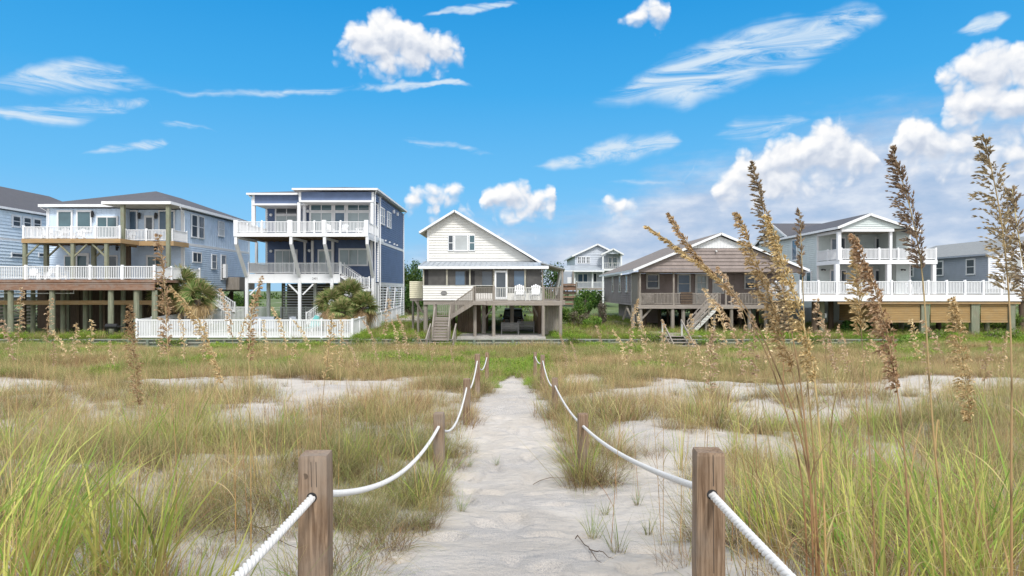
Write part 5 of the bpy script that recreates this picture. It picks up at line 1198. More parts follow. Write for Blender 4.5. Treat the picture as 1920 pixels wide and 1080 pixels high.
# ------------------------------------------------------------------ shrubs and far trees
GREEN = [(.035, .085, .012), (.055, .12, .018), (.085, .16, .03), (.03, .06, .012)]
BRIGHT = [(.11, .20, .025), (.15, .25, .035), (.08, .15, .02), (.20, .26, .06)]
DRYP = [(.20, .17, .12), (.28, .24, .18), (.14, .12, .08)]
def shrub(x, y, w, h_, label, seed, pal=GREEN, n=2600, size=.16, name='shrub', cat_='shrub', group=None, trunk=True, dpt=None, zb=None):
    rng = np.random.default_rng(seed); z0 = float(uz(x, y)) if zb is None else zb; dpt = dpt or w
    T = Thing(name, label, cat_, (x, y, z0), group); k = 9
    cen = [(rng.uniform(-.36, .36)*w, rng.uniform(-.36, .36)*dpt, h_*rng.uniform(.30, .80)) for _ in range(k)]; rad = [(w*rng.uniform(.16, .30), dpt*rng.uniform(.16, .30), h_*rng.uniform(.18, .34)) for _ in range(k)]
    v, f, c = leaves(n, cen, rad, size, pal, rng, .25); v[:, 2] = np.maximum(v[:, 2], .02); o = np_obj('leaves', v, f, 'foliage', c); o.parent = T.e
    if trunk:
        mb = MB()
        for q_ in cen[:7]: mb.tube([(x+q_[0]*.1, y+q_[1]*.1, z0-.1), (x+q_[0]*.5, y+q_[1]*.5, z0+q_[2]*.5), (x+q_[0], y+q_[1], z0+q_[2])], [h_*.022+.02, h_*.016+.01, .01], 5)
        T.part('stems', mb, 'palm_trunk')
    return T
grp = 'bushy trees beyond the houses'
shrub(X(762, 86), 86, 4.5, 6.3, 'dense green tree behind the cream house bay, left side', 31, n=4500, size=.26, name='tree', cat_='tree', group=grp)
shrub(X(786, 90), 90, 4.5, 7.2, 'tall dense green tree rising just left of cream house porch roof', 32, n=4500, size=.26, name='tree', cat_='tree', group=grp)
shrub(X(770, 80), 80, 3.4, 3.6, 'lower green bush below the cream box bay', 33, n=2500, size=.22, group=grp)
shrub(X(1027, 120), 120, 7, 8.0, 'distant dark tree seen through the side porch of the cream house', 34, n=2500, size=.4, name='tree', cat_='tree', group=grp)
for k, (px, d, w, hh) in enumerate(((905, 84, 6, 2.8), (955, 88, 7, 3.1), (1000, 84, 6, 3.0))): shrub(X(px, d), d, w, hh, ['green bush seen under the cream house, left of the parked car', 'green bush seen under the cream house, behind the parked car', 'green bush seen under the cream house, right of the parked car'][k], 40+k, BRIGHT+GREEN, 2600, .22, group='bushes seen beneath the cream house')
shrub(X(1070, 64), 64, 2.6, 2.2, 'round bright green bush right of the cream house side deck', 50, GREEN+BRIGHT, 3800, .15)
shrub(X(1099, 78), 78, 3.3, 3.5, 'taller dark green bush in front of the far pale house posts', 51, GREEN+GREEN+BRIGHT, 4200, .18)
shrub(X(1088, 62), 62, 1.9, 1.4, 'dry greyish bush on the bank between cream and brown houses', 52, DRYP+BRIGHT[:1], 2000, .12)
shrub(X(1112, 60), 60, 1.6, 1.1, 'low bright green bush at the left corner of the brown house', 53, BRIGHT, 1600, .12)
shrub(X(1129, 63), 63, .95, 2.3, 'grey tangle of dead vine standing against the brown house side', 54, DRYP[:2]+[(.08, .08, .07)], 2600, .10)
shrub(X(1600, 54.5), 54.5, 2.2, 1.25, 'dark green spiky bush in front of the tan slatted screen', 55, GREEN, 3200, .16)
shrub(X(1696, 50.3), 50.3, 2.2, 1.0, 'bright green bush at the right end of the timber bulkhead', 57, BRIGHT, 2600, .12, zb=0.05)
shrub(X(1632, 50.0), 50.0, 2.4, .75, 'low bright green bush growing against the bulkhead before the tan screen', 58, BRIGHT, 2400, .12, zb=0.0)
for k, (px, w, hh) in enumerate(((40, 2.2, .8), (112, 2.8, .85), (158, 1.8, .7), (318, 2.2, .75), (470, 1.8, .6), (690, 2.6, .8), (760, 2.4, .9), (1085, 2.2, .7), (1215, 2.8, 1.15), (1335, 2.0, .7), (1420, 2.2, .8), (1530, 2.4, .8), (1760, 3.0, .9), (1880, 3.0, .9))):
    shrub(X(px, 49.9), 49.9-.05*(k % 3), w, hh, 'bright weedy clump growing against the bulkhead, '+['first', 'second', 'third', 'fourth', 'fifth', 'sixth', 'seventh', 'eighth', 'ninth', 'tenth', 'eleventh', 'twelfth', 'thirteenth', 'fourteenth'][k]+' from the left', 700+k, BRIGHT+BRIGHT+DRYP[:2], 1300, .11, name='weed_clump', cat_='weeds', group='weeds along the bulkhead', trunk=False, dpt=.9, zb=gzf(X(px, 49.9), 49.9))
shrub(X(1860, 57), 57, 3.6, 1.5, 'green bush under the right end of the tan screened deck', 56, GREEN+BRIGHT, 3600, .14)
for k, (px, d, w, hh) in enumerate(((1255, 80, 9, 1.6), (1555, 90, 9, 6), (1640, 85, 12, 2.0), (1870, 80, 14, 3.0), (430, 86, 7, 2.6), (50, 84, 10, 2.4), (1420, 90, 10, 3))):
    shrub(X(px, d), d, w, hh, ['low green bush seen beneath the brown house', 'green tree seen through the piles of pale green house', 'green bush in shade behind the tan slatted screen', 'wide green bush seen past the right end of tan deck', 'tangled bush seen under the back of light blue house', 'dark bush seen beneath the far left decks', 'green bush seen at the right end of brown house'][k], 60+k, GREEN+BRIGHT[:2], 2600, .24, group='bushes seen beneath the houses')
rng = np.random.default_rng(77)
for k in range(1):      # a far wood that reads as one mass
    xs_ = rng.uniform(-170, 190, 90); cen = [(x, 190+rng.uniform(-12, 30), 1.6) for x in xs_]; rad = [(rng.uniform(4, 8), 4, rng.uniform(1.6, 2.9)) for _ in xs_]
    v, f, c = leaves(16000, cen, rad, .9, GREEN, rng, .4); o = np_obj('far_wood', v, f, 'foliage', c); setp(o, 'low dark line of far off scrub beyond the houses', 'woodland', kind='stuff')

# ------------------------------------------------------------------ deck furniture and yard things
def adirondack(x, y, z, rz, label, group, mat='white_vinyl', s=1.0):
    T = Thing('adirondack_chair', label, 'chair', (0, 0, 0), group)
    for k in range(5): T.part('back_slat', MB().bar(((k-2)*.105, .20, .32), ((k-2)*.125, .48, 1.02-.05*abs(k-2)), .085, .025, (0, 1, 0)), mat)
    for k in range(4): T.part('seat_slat', MB().box(-.27, .27, -.30+k*.13, -.30+k*.13+.11, .36-k*.025, .385-k*.025), mat)
    for sx in (-1, 1):
        T.part('arm', MB().box(sx*.34-.07, sx*.34+.07, -.42, .36, .58, .605), mat)
        T.part('leg', MB().box(sx*.33-.04, sx*.33+.04, -.34, -.22, 0, .58), mat); T.part('leg', MB().bar((sx*.30, -.3, .33), (sx*.30, .55, .05), .04, .12), mat)
    T.part('back_brace', MB().box(-.30, .30, .40, .43, .58, .66), mat)
    T.e.location = (x, y, z); T.e.rotation_euler = (0, 0, rz); T.e.scale = (s, s, s); return T
def copy_thing(T, x, y, z, rz, label, group=None):
    r_ = T.e.copy(); COL.objects.link(r_); r_.location = (x, y, z); r_.rotation_euler = (0, 0, rz); r_['label'] = label
    if group: r_['group'] = group
    for ch in list(T.e.children):
        c_ = ch.copy(); COL.objects.link(c_); c_.parent = r_
    return r_
gch = 'white adirondack chairs on the cream house deck'
zc = 3.45
A0 = adirondack(X(975, 52.4), 52.4, zc, R(4), 'white slatted adirondack chair beside the screen door on cream house deck, left of the pair', gch, s=1.22)
copy_thing(A0, X(1004, 52.4), 52.4, zc, R(-5), 'white slatted adirondack chair at the right end of cream house deck, right of the pair')
gn = 'white chairs on the upper deck of the navy house'
A1 = adirondack(X(617, 60), 60, 9.1, R(35), 'white deck chair behind the navy house upper rail, leftmost of three', gn)
copy_thing(A1, X(645, 60), 60, 9.1, R(0), 'white deck chair behind the navy house upper rail, middle one of three')
copy_thing(A1, X(676, 60), 60, 9.1, R(-60), 'white deck chair behind the navy house upper rail, rightmost of three')
gb = 'white chairs on the light blue house decks'
for px, d, z_, rz_, lb in ((88, 57.4, 8.45, 20, 'white chair on light blue upper deck, before the left picture window'), (108, 57.4, 8.45, -30, 'white chair on light blue upper deck, between the two picture windows'), (128, 57.4, 8.45, 180, 'white chair on light blue upper deck with its back to the dunes'), (150, 57.4, 8.45, 10, 'white chair on light blue upper deck, before the right picture window'),
    (244, 59.8, 8.45, 0, 'white chair on the covered right hand porch of light blue house'), (62, 55.5, 5.06, 25, 'white chair on light blue lower deck, furthest left'), (86, 55.5, 5.06, -20, 'white chair on light blue lower deck, second from the left'), (112, 55.8, 5.06, 160, 'white chair on light blue lower deck, nearest the glass door')):
    copy_thing(A1, X(px, d), d, z_, R(rz_), lb, gb)
for px, lb in ((1600, 'white chair on pale green lower deck before the dark door'), (1712, 'white chair on pale green lower deck by the right hand wall')): copy_thing(A1, X(px, 56), 56, 3.9, R(15), lb, 'white chairs on the pale green house deck')

def bench(x, y, z, w, label, rz=0):
    T = Thing('bench', label, 'bench', (0, 0, 0), 'weathered benches under the cream house'); m_ = 'bench_wood'
    for k in range(4): T.part('back_slat', MB().box(-w/2, w/2, -.02, .02, .48+k*.125, .58+k*.125), m_)
    for k in range(3): T.part('seat_slat', MB().box(-w/2, w/2, -.06+k*-.15, .07+k*-.15, .40, .43), m_)
    T.part('front_rail', MB().box(-w/2, w/2, -.5, -.46, .25, .36), m_)
    for sx in (-1, 1):
        T.part('leg', MB().box(sx*(w/2+.03)-.04, sx*(w/2+.03)+.04, -.05, .04, 0, .98), m_); T.part('leg', MB().box(sx*(w/2+.03)-.04, sx*(w/2+.03)+.04, -.52, -.43, 0, .62), m_); T.part('arm', MB().box(sx*(w/2+.03)-.05, sx*(w/2+.03)+.05, -.54, -.06, .622, .66), m_)
    T.e.location = (x, y, z); T.e.rotation_euler = (0, 0, R(rz)); return T
bench(X(956, 53.5), 53.5, .74, 1.25, 'grey slatted bench on the pavement under the cream house, nearer of two', 180)
bench(X(987, 55.5), 55.5, .74, 1.15, 'grey slatted bench under the cream house, further back on the right', 180)

def car():
    x, y, z = X(962, 60.5), 60.5, .74
    T = Thing('parked_car', 'black off road car parked under the cream house, seen end on', 'car', (x, y, z)); m_ = 'car_paint'
    mb = MB()
    secs = [(-2.1, .55, 1.02, .86), (-2.0, .50, 1.12, .90), (-1.5, .45, 1.15, .93), (.4, .45, 1.15, .95), (2.0, .5, 1.1, .9), (2.1, .6, 1.0, .85)]
    def hull(secs):
        i0 = len(mb.v)
        for (yy, zl, zh, w) in secs:
            for (a, b_) in ((-w, zl), (-w, zh-.12), (-w*.93, zh), (w*.93, zh), (w, zh-.12), (w, zl)): mb.v.append((x+a, y+yy, z+b_))
        for k in range(len(secs)-1):
            for a in range(6): b_ = (a+1) % 6; mb.f.append((i0+k*6+a, i0+k*6+b_, i0+(k+1)*6+b_, i0+(k+1)*6+a))
        mb.f.append(tuple(i0+a for a in range(6))); mb.f.append(tuple(i0+(len(secs)-1)*6+a for a in reversed(range(6))))
    hull(secs); T.part('body', mb, m_)
    mb2 = MB(); i0 = 0
    for (yy, zl, zh, w, w2) in ((-1.95, 1.14, 1.16, .88, .84), (-1.7, 1.14, 1.86, .88, .74), (.2, 1.14, 1.92, .88, .74), (1.0, 1.14, 1.18, .88, .84)):
        for (a, b_) in ((-w, zl), (-w2, zh), (w2, zh), (w, zl)): mb2.v.append((x+a, y+yy, z+b_))
    for k in range(3):
        for a in range(4): b_ = (a+1) % 4; mb2.f.append((k*4+a, k*4+b_, (k+1)*4+b_, (k+1)*4+a))
    mb2.f += [(0, 1, 2, 3), (15, 14, 13, 12)]
    T.part('cabin', mb2, m_)
    T.part('rear_window', MB().slab([(x-.66, y-1.84, z+1.70), (x+.66, y-1.84, z+1.70), (x+.74, y-1.98, z+1.26), (x-.74, y-1.98, z+1.26)], .02), 'glass_dark')
    for sx in (-1, 1):
        for yy in (-1.35, 1.35):
            w_ = T.part('wheel', MB().tube([(x+sx*.70, y+yy, z+.38), (x+sx*.94, y+yy, z+.38)], .38, 16), 'rubber'); T.part('rim', MB().tube([(x+sx*.93, y+yy, z+.38), (x+sx*.95, y+yy, z+.38)], .22, 12), 'metal_roof', w_)
        T.part('tail_light', MB().box(x+sx*.78-.07, x+sx*.78+.07, y-2.13, y-2.05, z+.8, z+1.0), 'rust_beam'); T.part('mirror', MB().box(x+sx*1.06-.1, x+sx*1.06+.1, y+.5, y+.6, z+1.15, z+1.35), m_)
    T.part('spare_wheel', MB().tube([(x, y-2.12, z+.95), (x, y-2.34, z+.95)], .36, 16), 'rubber')
    T.part('bumper', MB().box(x-.9, x+.9, y-2.22, y-2.10, z+.48, z+.66), 'rubber')
    T.part('number_plate', MB().box(x+.35, x+.65, y-2.15, y-2.12, z+.7, z+.82), 'white_vinyl')
car()
def grill():
    x, y, z = X(208, 51.8), 51.9, .62; T = Thing('charcoal_grill', 'black barrel grill standing before the pilings of light blue house', 'grill', (x, y, z))
    T.part('barrel', MB().tube([(x-.45, y, z+.88), (x-.40, y, z+.88), (x+.40, y, z+.88), (x+.45, y, z+.88)], [.15, .2, .2, .15], 12), 'black_metal')
    T.part('side_shelf', MB().box(x+.5, x+.85, y-.15, y+.15, z+.84, z+.90), 'black_metal'); T.part('base_shelf', MB().box(x-.35, x+.35, y-.15, y+.15, z+.25, z+.29), 'black_metal')
    for sx in (-1, 1):
        for sy in (-1, 1): T.part('leg', MB().tube([(x+sx*.33, y+sy*.13, z), (x+sx*.33, y+sy*.13, z+.75)], .025, 6), 'black_metal')
grill()
def lounger(x, y, label):
    z = .76; T = Thing('sun_lounger', label, 'lounger', (x, y, z), 'teal loungers by the palms')
    T.part('frame', MB().bar((x-.3, y, z+.3), (x-.3, y+1.3, z+.3), .05).bar((x+.3, y, z+.3), (x+.3, y+1.3, z+.3), .05), 'white_vinyl')
    for sx in (-.3, .3):
        for sy in (.1, 1.2): T.part('leg', MB().box(x+sx-.025, x+sx+.025, y+sy-.025, y+sy+.025, z, z+.275), 'white_vinyl')
    T.part('sling', MB().box(x-.27, x+.27, y, y+1.25, z+.33, z+.35), 'teal'); T.part('backrest', MB().bar((x, y+1.27, z+.36), (x+.35, y+1.8, z+1.25), .54, .03, (0, 1, 0)), 'teal')
lounger(X(577, 57), 57, 'teal sling lounger with raised back left of the right palms, nearer one'); lounger(X(588, 58.5), 58.5, 'teal sling lounger with raised back left of the right palms, further one')
def patio_table():
    x, y, z = X(498, 58), 58, .76; T = Thing('patio_sofa', 'grey cushioned patio sofa in the yard in front of navy house', 'sofa', (x, y, z)); m_ = 'bench_wood'
    T.part('seat', MB().box(x-.9, x+.9, y-.4, y+.4, z+.25, z+.48), m_); T.part('backrest', MB().box(x-.9, x+.9, y-.6, y-.41, z+.25, z+1.25), 'grey_siding')
    for sx in (-1, 1): T.part('arm', MB().box(x+sx*1.0-.09, x+sx*1.0+.09, y-.6, y+.4, z, z+.72), m_)
    x = X(552, 58); T = Thing('patio_chair', 'dark grey patio chair in the yard under the navy house deck', 'chair', (x, y, z))
    T.part('seat', MB().box(x-.3, x+.3, y-.3, y+.3, z+.38, z+.46), m_); T.part('backrest', MB().bar((x, y-.3, z+.47), (x, y-.45, z+1.25), .56, .05, (0, 1, 0)), 'grey_siding')
    for sx in (-.26, .26):
        for sy in (-.26, .26): T.part('leg', MB().box(x+sx-.025, x+sx+.025, y+sy-.025, y+sy+.025, z, z+.379), m_)
patio_table()
def tall_bag():
    x, y = X(1542, 54.2), 54.2; z = .7; T = Thing('covered_object', 'dark cover with a white patch leaning by the piles of the pale green deck', 'cover', (x, y, z))  # unidentified dark shape, built as a covered upright object
    T.part('cover', MB().tube([(x-.1, y, z+.2), (x-.12, y, z+.9), (x-.05, y, z+1.5), (x+.08, y, z+1.85), (x+.14, y, z+1.95)], [.22, .30, .30, .20, .08], 10), 'rubber', smooth=True)
    T.part('patch', MB().box(x+.02, x+.2, y-.31, y-.28, z+1.35, z+1.72), 'white_vinyl'); T.part('stand', MB().box(x-.25, x+.05, y-.15, y+.15, z-.1, z+.2), 'rubber')
tall_bag()

# ------------------------------------------------------------------ rope posts
LPOSTS = [(-1.04, 3.62, 3.34, .150), (-1.04, 9.75, 2.46, .14), (-1.04, 15.7, 2.18, .15), (-1.04, 20.5, 2.30, .15), (-1.03, 28.0, 1.66, .15), (-1.05, -3.0, 3.6, .14)]
RPOSTS = [(1.035, 3.60, 3.36, .145), (1.09, 10.5, 2.31, .15), (1.08, 17.2, 2.0, .15), (1.06, 23.6, 1.98, .15), (1.02, 30.0, 1.5, .15), (1.05, -3.0, 3.6, .14)]
def rope_post(x, y, zt, w, rz, label, knot=False):
    z0 = gzf(x, y)-.3; T = Thing('rope_post', label, 'post', (x, y, z0+.3), 'timber posts that carry the rope along the sand path')
    mb = MB(); k = w/2; c = .007 if y < 8 else .012; ca, sa = math.cos(rz), math.sin(rz); R8 = [(-k+c, -k), (k-c, -k), (k, -k+c), (k, k-c), (k-c, k), (-k+c, k), (-k, k-c), (-k, -k+c)]
    rng = np.random.default_rng(int(abs(x*100+y*10)))
    levels = np.linspace(z0, zt-.018, 9)
    rings = [(z_, 1+.012*rng.normal()) for z_ in levels]+[(zt, .93)]
    for z_, s_ in rings:
        ox, oy = rng.normal(0, .0012, 2)
        for (a, b_) in R8: a, b_ = a*s_, b_*s_; mb.v.append((x+a*ca-b_*sa+ox, y+a*sa+b_*ca+oy, z_))
    for j in range(len(rings)-1):
        for a in range(8): b_ = (a+1) % 8; mb.f.append((j*8+a, j*8+b_, (j+1)*8+b_, (j+1)*8+a))
    n_ = (len(rings)-1)*8; i = len(mb.v); mb.v.append((x, y, zt-.006))
    for a in range(8): mb.f.append((n_+a, n_+(a+1) % 8, i))
    T.part('timber', mb, 'post_wood')
    if y > 0 and y < 12: T.part('dark_hole_disc', MB().tube([(x, y-k-.0015, zt-.215 if y < 8 else zt-.19), (x, y-k+.02, zt-.215 if y < 8 else zt-.19)], .027 if y < 8 else .024, 16), 'dark_inside')  # flat dark disc painted for the shade inside the drilled hole
    if knot:
        T.part('wood_knot', MB().tube([(x-.035, y-k-.0012, zt-.105), (x-.035, y-k+.01, zt-.105)], .016, 14), 'brown_plank')
        for sx_ in (-.004, .022): T.part('crack', MB().bar((x+sx_, y-k-.0008, zt-.03), (x+sx_+.003, y-k-.0008, zt-.16), .0022, .002, (0, 1, 0)), 'dark_inside')
    elif y > 0 and y < 5: T.part('crack', MB().bar((x+.004, y-k-.0008, zt-.01), (x+.006, y-k-.0008, zt-.17), .0028, .002, (0, 1, 0)).bar((x+.004, y-k-.0008, zt-.27), (x+.008, y-k-.0008, zt-.62), .0026, .002, (0, 1, 0)), 'dark_inside')
ORD = ['nearest', 'second', 'third', 'fourth', 'furthest', 'post behind']
for k, q_ in enumerate(LPOSTS): rope_post(*q_, R(3) if k == 0 else R(RNG.uniform(-6, 6)), (ORD[k]+' wooden rope post on the left of the sand path'+(', with a round knot' if k == 0 else '')) if k < 5 else 'wooden rope post on the left of the path beside the viewer', k == 0)
for k, q_ in enumerate(RPOSTS): rope_post(*q_, R(-4) if k == 0 else R(RNG.uniform(-6, 6)), (ORD[k]+' wooden rope post on the right of the sand path'+(', split down its front' if k == 0 else '')) if k < 5 else 'wooden rope post on the right of the path beside the viewer')

def rope(posts, label, sags):
    q = sorted(posts, key=lambda p: p[1]); pts = []
    for k in range(len(q)-1):
        a, b_ = q[k], q[k+1]; za = a[2]-(.215 if a[1] < 8 else .19); zb = b_[2]-(.215 if b_[1] < 8 else .19)
        step = .0105 if b_[1] < 12 else .03; Ln = b_[1]-a[1]; n = int(Ln/step)
        for i in range(n):
            t = i/n; s_ = sags[k]*4*t*(1-t); ax, bx_ = a[0], b_[0]
            xx = ax+(bx_-ax)*t; side = (-.02 if xx < 0 else .02)*4*t*(1-t); pts.append((xx+side, a[1]+Ln*t, za+(zb-za)*t-s_))
    pts = np.array(pts); tg = np.gradient(pts, axis=0); tg /= np.linalg.norm(tg, axis=1, keepdims=True)
    sx = np.cross(tg, (0, 0, 1.0)); sx /= np.linalg.norm(sx, axis=1, keepdims=True); sy = np.cross(sx, tg)
    s_ = np.concatenate([[0], np.cumsum(np.linalg.norm(np.diff(pts, axis=0), axis=1))]); V = []; Fc = []; o = 0; K = 7; rr, off = .0115, .0102; n = len(pts)
    for st_ in range(3):
        ph = 2*np.pi*(s_/.115)+st_*2*np.pi/3; c = pts+sx*(np.cos(ph)*off)[:, None]+sy*(np.sin(ph)*off)[:, None]
        for a in range(K): t = 2*np.pi*a/K; V.append(c+sx*math.cos(t)*rr+sy*math.sin(t)*rr)
    V = np.array(V).reshape(3, K, n, 3).transpose(0, 2, 1, 3).reshape(-1, 3); idx = np.arange(3*n*K).reshape(3, n, K)
    f = np.stack([idx[:, :-1], np.roll(idx, -1, 2)[:, :-1], np.roll(idx, -1, 2)[:, 1:], idx[:, 1:]], -1).reshape(-1, 4)
    o_ = np_obj('rope', V, f, 'rope', smooth=True); setp(o_, label, 'rope', 'white ropes along the sand path')
rope(LPOSTS, 'thick white twisted rope strung through the posts left of the sand path', [.12, .26, .42, .34, .40])
rope(RPOSTS, 'thick white twisted rope strung through the posts right of the sand path', [.12, .10, .12, .30, .20])

# ------------------------------------------------------------------ sea oats: stems with seed heads
SEED = [(.40, .28, .15), (.50, .37, .21), (.27, .175, .085), (.58, .46, .29)]
SEEDG = [(.28, .21, .13), (.38, .30, .19), (.20, .155, .105)]
SEEDP = [(.60, .47, .31), (.50, .38, .23), (.68, .57, .41), (.38, .27, .16)]
def sea_oat(d, pts, hl, hw, label, seed, dens=1.0, droop=.5, grp='tall sea oats in front', pal=SEED, leaf=2, stem_r=.0045, name='sea_oat'):
    """pts: the stalk from root to tip as (px, py) seen at distance d; hl: share of the stalk that bears seed"""
    rng = np.random.default_rng(seed); dd = np.linspace(0, rng.uniform(-.12, .12)*d*.3, len(pts))
    c = np.array([P(a, b_, d+dd[k]) for k, (a, b_) in enumerate(pts)])
    g0 = gzf(c[0, 0], c[0, 1])
    if c[0, 2] > g0+.02: c = np.concatenate([[[c[0, 0]-(c[1, 0]-c[0, 0])*.1, c[0, 1], g0-.03]], c])
    # smooth the path
    t = np.concatenate([[0], np.cumsum(np.linalg.norm(np.diff(c, axis=0), axis=1))]); tt = np.linspace(0, t[-1], 40); s_ = np.stack([np.interp(tt, t, c[:, k]) for k in range(3)], 1)
    for _ in range(6): s_[1:-1] = (s_[:-2]+2*s_[1:-1]+s_[2:])/4
    T = Thing(name, label, 'sea oats', tuple(s_[0]), grp); L0 = np.array(T.L); Ln = t[-1]
    rad = np.linspace(stem_r, stem_r*.35, 40); K = 5; V = []
    for j in range(40):
        for a in range(K): th = 2*np.pi*a/K; V.append(s_[j]-L0+np.array((math.cos(th)*rad[j], math.sin(th)*rad[j], 0)))
    idx = np.arange(40*K).reshape(40, K); f = np.stack([idx[:-1], np.roll(idx, -1, 1)[:-1], np.roll(idx, -1, 1)[1:], idx[1:]], -1).reshape(-1, 4)
    h_ = np.linspace(0, 1, 40)[:, None]; cs = np.array((.40, .21, .085))*(1-h_)+np.array((.50, .41, .23))*h_; cs = cs*(rng.uniform(.75, 1.1)); node = (np.sin(h_*34) > .93); cs = np.where(node, cs*.45, cs)
    o = np_obj('stem', np.array(V), f, 'seed', np.repeat(cs, K, 0), smooth=True); o.parent = T.e
    # panicle
    hs = Ln*hl; n = max(20, int(hs/.0062*dens)); V, C = [], []; BV, BC = [], []
    bend = (s_[-1]-s_[int(40*(1-hl))]); side0 = np.array((bend[0], bend[1], 0)); side0 = side0/(np.linalg.norm(side0)+1e-6)
    for k in range(n):
        u = k/n; q = (1-hl+hl*u)*39; i = min(38, int(q)); p = s_[i]+(s_[i+1]-s_[i])*(q-i); tg = s_[i+1]-s_[i]; tg /= np.linalg.norm(tg)
        az_ = rng.uniform(0, 6.28); r = np.array((math.cos(az_), math.sin(az_), 0))*.8+side0*.45; bl = hw*.72*(.35+.95*math.sin(math.pi*min(1, (u*.92+.10))))*rng.uniform(.5, 1.15)
        e = p; dirv = tg*.9+r*.75; m_ = 5; prev = p
        for j in range(1, m_+1):
            dirv = dirv+np.array((0, 0, -1))*droop*.30*j/m_*1.4; dv = dirv/np.linalg.norm(dirv); nx_ = prev+dv*bl/m_
            ww = np.array((-dv[1], dv[0], 0))*.0007+1e-5; BV += [prev-ww, prev+ww, nx_+ww, nx_-ww]; BC += [(.3, .22, .12)]*4
            if j >= 2 or rng.random() < .4:
                for q2 in range(3):
                    sl_ = rng.uniform(.015, .025); hang = dv*.95+np.array((rng.normal(0, .3), rng.normal(0, .3), -.22+rng.normal(0, .2))); hang /= np.linalg.norm(hang); w_ = np.cross(hang, rng.normal(size=3)); w_ /= np.linalg.norm(w_); nn = np.cross(hang, w_)
                    sw = sl_*rng.uniform(.13, .21); b_ = nx_; mid = b_+hang*sl_*.42; tip = b_+hang*sl_; col = np.array(pal[rng.integers(0, len(pal))])*rng.uniform(.75, 1.25)
                    V += [b_, mid+w_*sw, tip, mid-w_*sw, b_, mid+nn*sw*.45, tip, mid-nn*sw*.45]; C += [col*.8, col, col*1.15, col]*2
            prev = nx_
    V = np.array(V)-L0; o = np_obj('seed_head', V, np.arange(len(V)).reshape(-1, 4), 'seed', np.array(C)); o.parent = T.e; o['kind'] = 'stuff'
    BV = np.array(BV)-L0; b2 = np_obj('seed_branches', BV, np.arange(len(BV)).reshape(-1, 4), 'seed', np.array(BC)); b2.parent = T.e; b2['kind'] = 'stuff'
    for k in range(leaf):
        i = int(rng.uniform(2, 22)); p = s_[i]-L0; v, f, cc = blades(1, tuple(p), .001, (.25, .65), .0075, (.2, .7), (1.2, 3.0), 9, [(.42, .32, .17), (.36, .31, .13), (.30, .19, .09)], rng, 0); o = np_obj('leaf', v, f, 'grass', cc); o.parent = T.e
    return T
BIG = [ # d, path, head share, branch length, label, density, droop
 (3.3, [(1524, 1000), (1518, 880), (1500, 700), (1478, 590), (1458, 500), (1440, 420), (1424, 360), (1411, 308)], .34, .075, 'tallest sea oat of the big clump, slim dark head pointing up left into the cloud', 1.1, .5, SEEDG),
 (3.3, [(1530, 1000), (1514, 850), (1488, 700), (1450, 580), (1425, 510), (1402, 440), (1383, 400)], .36, .085, 'sea oat of the big clump with a dense brown head left of the tallest one', 1.3, .7, SEED),
 (3.5, [(1512, 990), (1500, 860), (1450, 690), (1400, 580), (1345, 520), (1292, 470), (1255, 400)], .22, .045, 'sea oat leaning far left across brown house roof, second from the left', .9, .3, SEED),
 (3.4, [(1535, 1000), (1500, 800), (1440, 650), (1395, 560), (1318, 500), (1270, 462), (1213, 424)], .19, .04, 'sea oat leaning furthest left, its head in the sky over brown house roof', .9, .3, SEED),
 (3.2, [(1548, 1000), (1540, 850), (1528, 700), (1505, 600), (1480, 530), (1462, 460), (1440, 405)], .36, .075, 'sea oat of the big clump with the longest pale hanging head', 1.4, .8, SEED),
 (3.6, [(1532, 1000), (1526, 840), (1512, 700), (1506, 560), (1503, 470), (1499, 394)], .16, .04, 'short slim sea oat head over the charcoal roof of pale green house', .8, .3, SEEDG),
 (2.9, [(1772, 1010), (1758, 900), (1745, 750), (1736, 600), (1728, 480), (1710, 400), (1694, 340), (1674, 282)], .22, .085, 'lone sea oat with a ragged dark head in the sky between the two clouds', 1.25, .45, SEEDG),
 (2.7, [(1897, 1010), (1896, 850), (1898, 700), (1893, 560), (1884, 450), (1868, 350), (1845, 258)], .26, .11, 'tall sea oat at the right edge with long spreading lower branches', 1.0, .5, SEEDG),
 (2.8, [(1960, 1000), (1950, 800), (1935, 600), (1920, 500), (1905, 420), (1898, 355)], .22, .09, 'sea oat cut by the right edge with a dark hanging head', 1.4, .6, SEEDG),
 (3.0, [(1705, 1000), (1697, 850), (1682, 720), (1665, 640), (1650, 560), (1625, 500), (1602, 440)], .34, .070, 'sea oat with a long drooping pale head across the tan slatted screen', 1.4, .9, SEED),
 (3.2, [(1640, 1010), (1634, 900), (1625, 750), (1616, 640), (1612, 570), (1606, 470)], .20, .06, 'sea oat with a short golden head just left of the long drooping one', 1.3, .6, SEED),
 (4.0, [(1830, 900), (1822, 800), (1810, 700), (1802, 660), (1795, 600), (1786, 560)], .42, .085, 'bushy pale sea oat head in front of the last tan screen panel', 1.3, .8, SEED),
 (5.2, [(330, 830), (322, 760), (314, 650), (310, 560), (306, 500), (297, 440)], .38, .09, 'tall sea oat in front of the light blue house corner post', .9, .6, SEED),
 (5.4, [(440, 800), (420, 720), (395, 650), (372, 600), (345, 560), (322, 540)], .40, .085, 'sea oat leaning left across the left hand palms', 1.0, .7, SEED),
 (6.0, [(262, 790), (256, 720), (250, 660), (247, 610), (243, 572)], .45, .10, 'thick pale sea oat head before the last piling of light blue house', 1.2, .7, SEED),
 (5.6, [(600, 830), (604, 760), (610, 700), (618, 650), (622, 590)], .28, .07, 'sea oat in front of the right end of the picket fence', .8, .6, SEED),
 (5.0, [(470, 760), (466, 700), (468, 620), (476, 560), (490, 520)], .0+.30, .05, 'sea oat before the leftmost slanted column of navy house', .9, .6, SEED),
]
